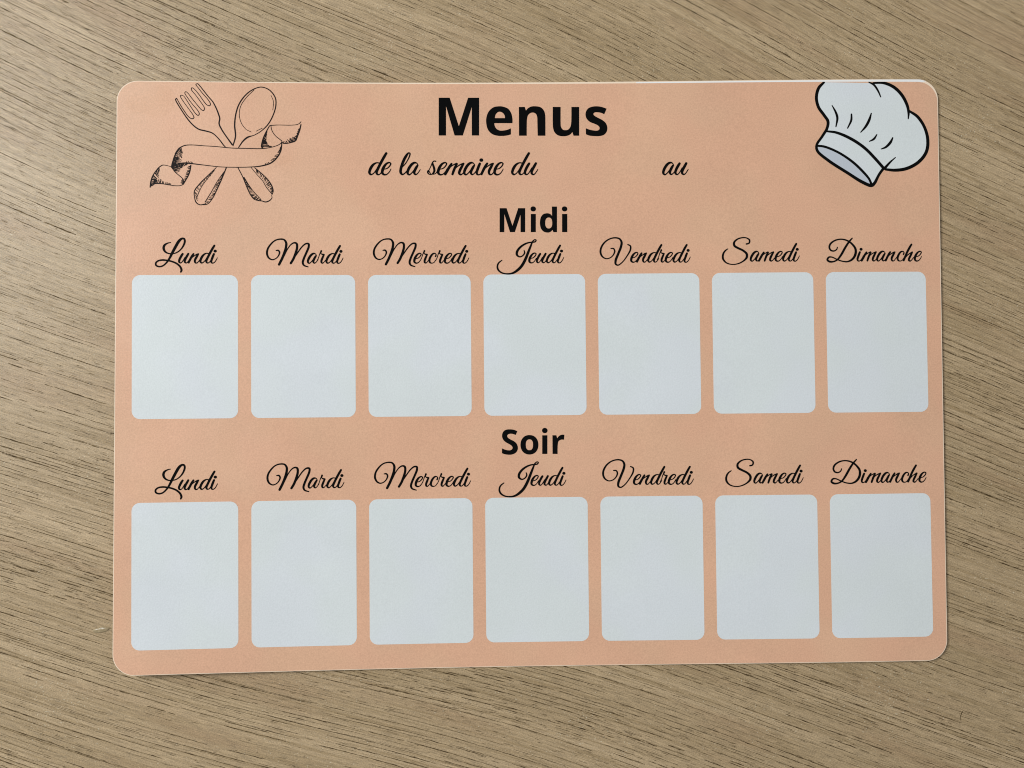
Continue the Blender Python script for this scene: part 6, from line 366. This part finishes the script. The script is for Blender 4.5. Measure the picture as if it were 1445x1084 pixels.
def decode(s):
    groups = []
    for g in s.split('|'):
        loops = []
        for l in g.split('/'):
            x = y = 0; pts = []
            for t in l.split(','):
                dx, dy = t.split(' '); x += int(dx); y += int(dy)
                pts.append((x / 100.0, y / 100.0))
            loops.append(pts)
        groups.append(loops)
    return groups

def printed(name, key, z, mat, dv=0.0, clip_top=None):
    bm = bmesh.new()
    xmin, xmax = 1e9, -1e9
    for loops in decode(PRINT_OUTLINES[key]):
        if clip_top is not None:
            loops = [[(x, min(y, clip_top(x))) for x, y in l] for l in loops]
        vs = [bm.verts.new((x, y + dv, 0)) for l in loops for x, y in l]
        xmin = min(xmin, min(v.co.x for v in vs)); xmax = max(xmax, max(v.co.x for v in vs))
        for t in tessellate_polygon([[Vector((x, y, 0)) for x, y in l] for l in loops]):
            a, b_, c = (vs[k] for k in t)
            cr = (b_.co.x - a.co.x) * (c.co.y - a.co.y) - (b_.co.y - a.co.y) * (c.co.x - a.co.x)
            if abs(cr) < 1e-7: continue
            if cr < 0: b_, c = c, b_
            try: bm.faces.new((a, b_, c))
            except ValueError: pass
    x = math.ceil(xmin / 3.0) * 3.0                  # cut into narrow strips so that it follows the bend
    while x < xmax:
        bmesh.ops.bisect_plane(bm, geom=bm.verts[:] + bm.edges[:] + bm.faces[:], plane_co=(x, 0, 0), plane_no=(1, 0, 0))
        x += 3.0
    bm.verts.index_update()
    V = [(v.co.x, v.co.y, lift(v.co.x) + z) for v in bm.verts]
    F = [[v.index for v in f.verts] for f in bm.faces]
    bm.free()
    return link(name, V, F, mat, sheet)

printed("title_lettering", "Menus", 0.09, INK)
printed("date_line_lettering", "de la semaine du", 0.09, INK)["label"] = "cursive words de la semaine du under the title"
printed("date_line_lettering", "au", 0.09, INK)["label"] = "short cursive word au right of the date line"
printed("meal_heading_lettering", "Midi", 0.09, INK)["label"] = "bold black heading Midi above the upper row"
printed("meal_heading_lettering", "Soir", 0.09, INK)["label"] = "bold black heading Soir above the lower row"
ROW = -80.28
for day in ("Lundi", "Mardi", "Mercredi", "Jeudi", "Vendredi", "Samedi", "Dimanche"):
    for dv in (0.0, ROW):
        o = printed("day_name_lettering", day, 0.09, INK, dv)
        o["label"] = "cursive day name %s above its box in the %s row" % (day, "lower" if dv else "upper")
edge = lambda x: 104.95
printed("utensil_drawing", "utensils", 0.09, PENCIL)
hat = printed("chef_hat_drawing", "hat_white", 0.06, WHITE, clip_top=edge)
for nm, key, z, m in (("hat_opening", "hat_inside", 0.075, LAVENDER), ("hat_outline", "hat_lines", 0.09, INK)):
    o = printed(nm, key, z, m, clip_top=edge); o.parent = hat

# ---------------------------------------------------------------- small things on the wood
random.seed(5)
FLAKE = simple("clear_flake", (0.40, 0.31, 0.18), 0.28)
def flake(cx, cy, lx, ly, hgt, rot):
    V = [(0, 0, hgt)]; F = []
    rings = [(0.55, 0.95), (0.85, 0.7), (1.0, 0.0)]
    N = 22
    for k, (r, hh) in enumerate(rings):
        for i in range(N):
            t = 2 * math.pi * i / N
            w = 1 + 0.10 * math.sin(2 * t + 1) + 0.06 * math.sin(5 * t)
            V.append((lx * r * w * math.cos(t), ly * r * w * math.sin(t), hgt * hh * (1 + 0.15 * math.sin(3 * t))))
    for i in range(N):
        F.append((0, 1 + i, 1 + (i + 1) % N))
        for k in range(2):
            a = 1 + k * N + i; c = 1 + k * N + (i + 1) % N
            F.append((a, a + N, c + N, c))
    cr, sr = math.cos(rot), math.sin(rot)
    V = [(cx + x * cr - y * sr, cy + x * sr + y * cr, TABLE_Z - 0.02 + z) for x, y, z in V]
    return V, F
v, f = flake(-154.9, -90.4, 3.0, 1.1, 0.45, 0.12)
drop = link("glue_fleck", v, f, FLAKE, None, smooth=True)
drop["label"] = "small glossy dried fleck on the wood left of the sheet's lower left corner"
drop["category"] = "fleck"

def scratch(pts, wd):
    V = []; F = []
    for i, (x, y) in enumerate(pts):
        a = pts[max(0, i - 1)]; c = pts[min(len(pts) - 1, i + 1)]
        d = Vector((c[0] - a[0], c[1] - a[1])).normalized()
        h = wd * (0.3 + 0.7 * math.sin(math.pi * (i + 0.4) / len(pts)))
        V += [(x - d.y * h, y + d.x * h, TABLE_Z + 0.03), (x + d.y * h, y - d.x * h, TABLE_Z + 0.03)]
    for i in range(len(pts) - 1):
        F.append((2 * i, 2 * i + 1, 2 * i + 3, 2 * i + 2))
    return link("scratch", V, F, PORE, table)
scratch([(153.9, -123.8), (153.2, -124.8), (152.8, -126.0), (152.9, -127.3)], 0.14)
scratch([(154.2, -124.0), (156.0, -124.5), (158.0, -125.4), (159.8, -126.0)], 0.10)
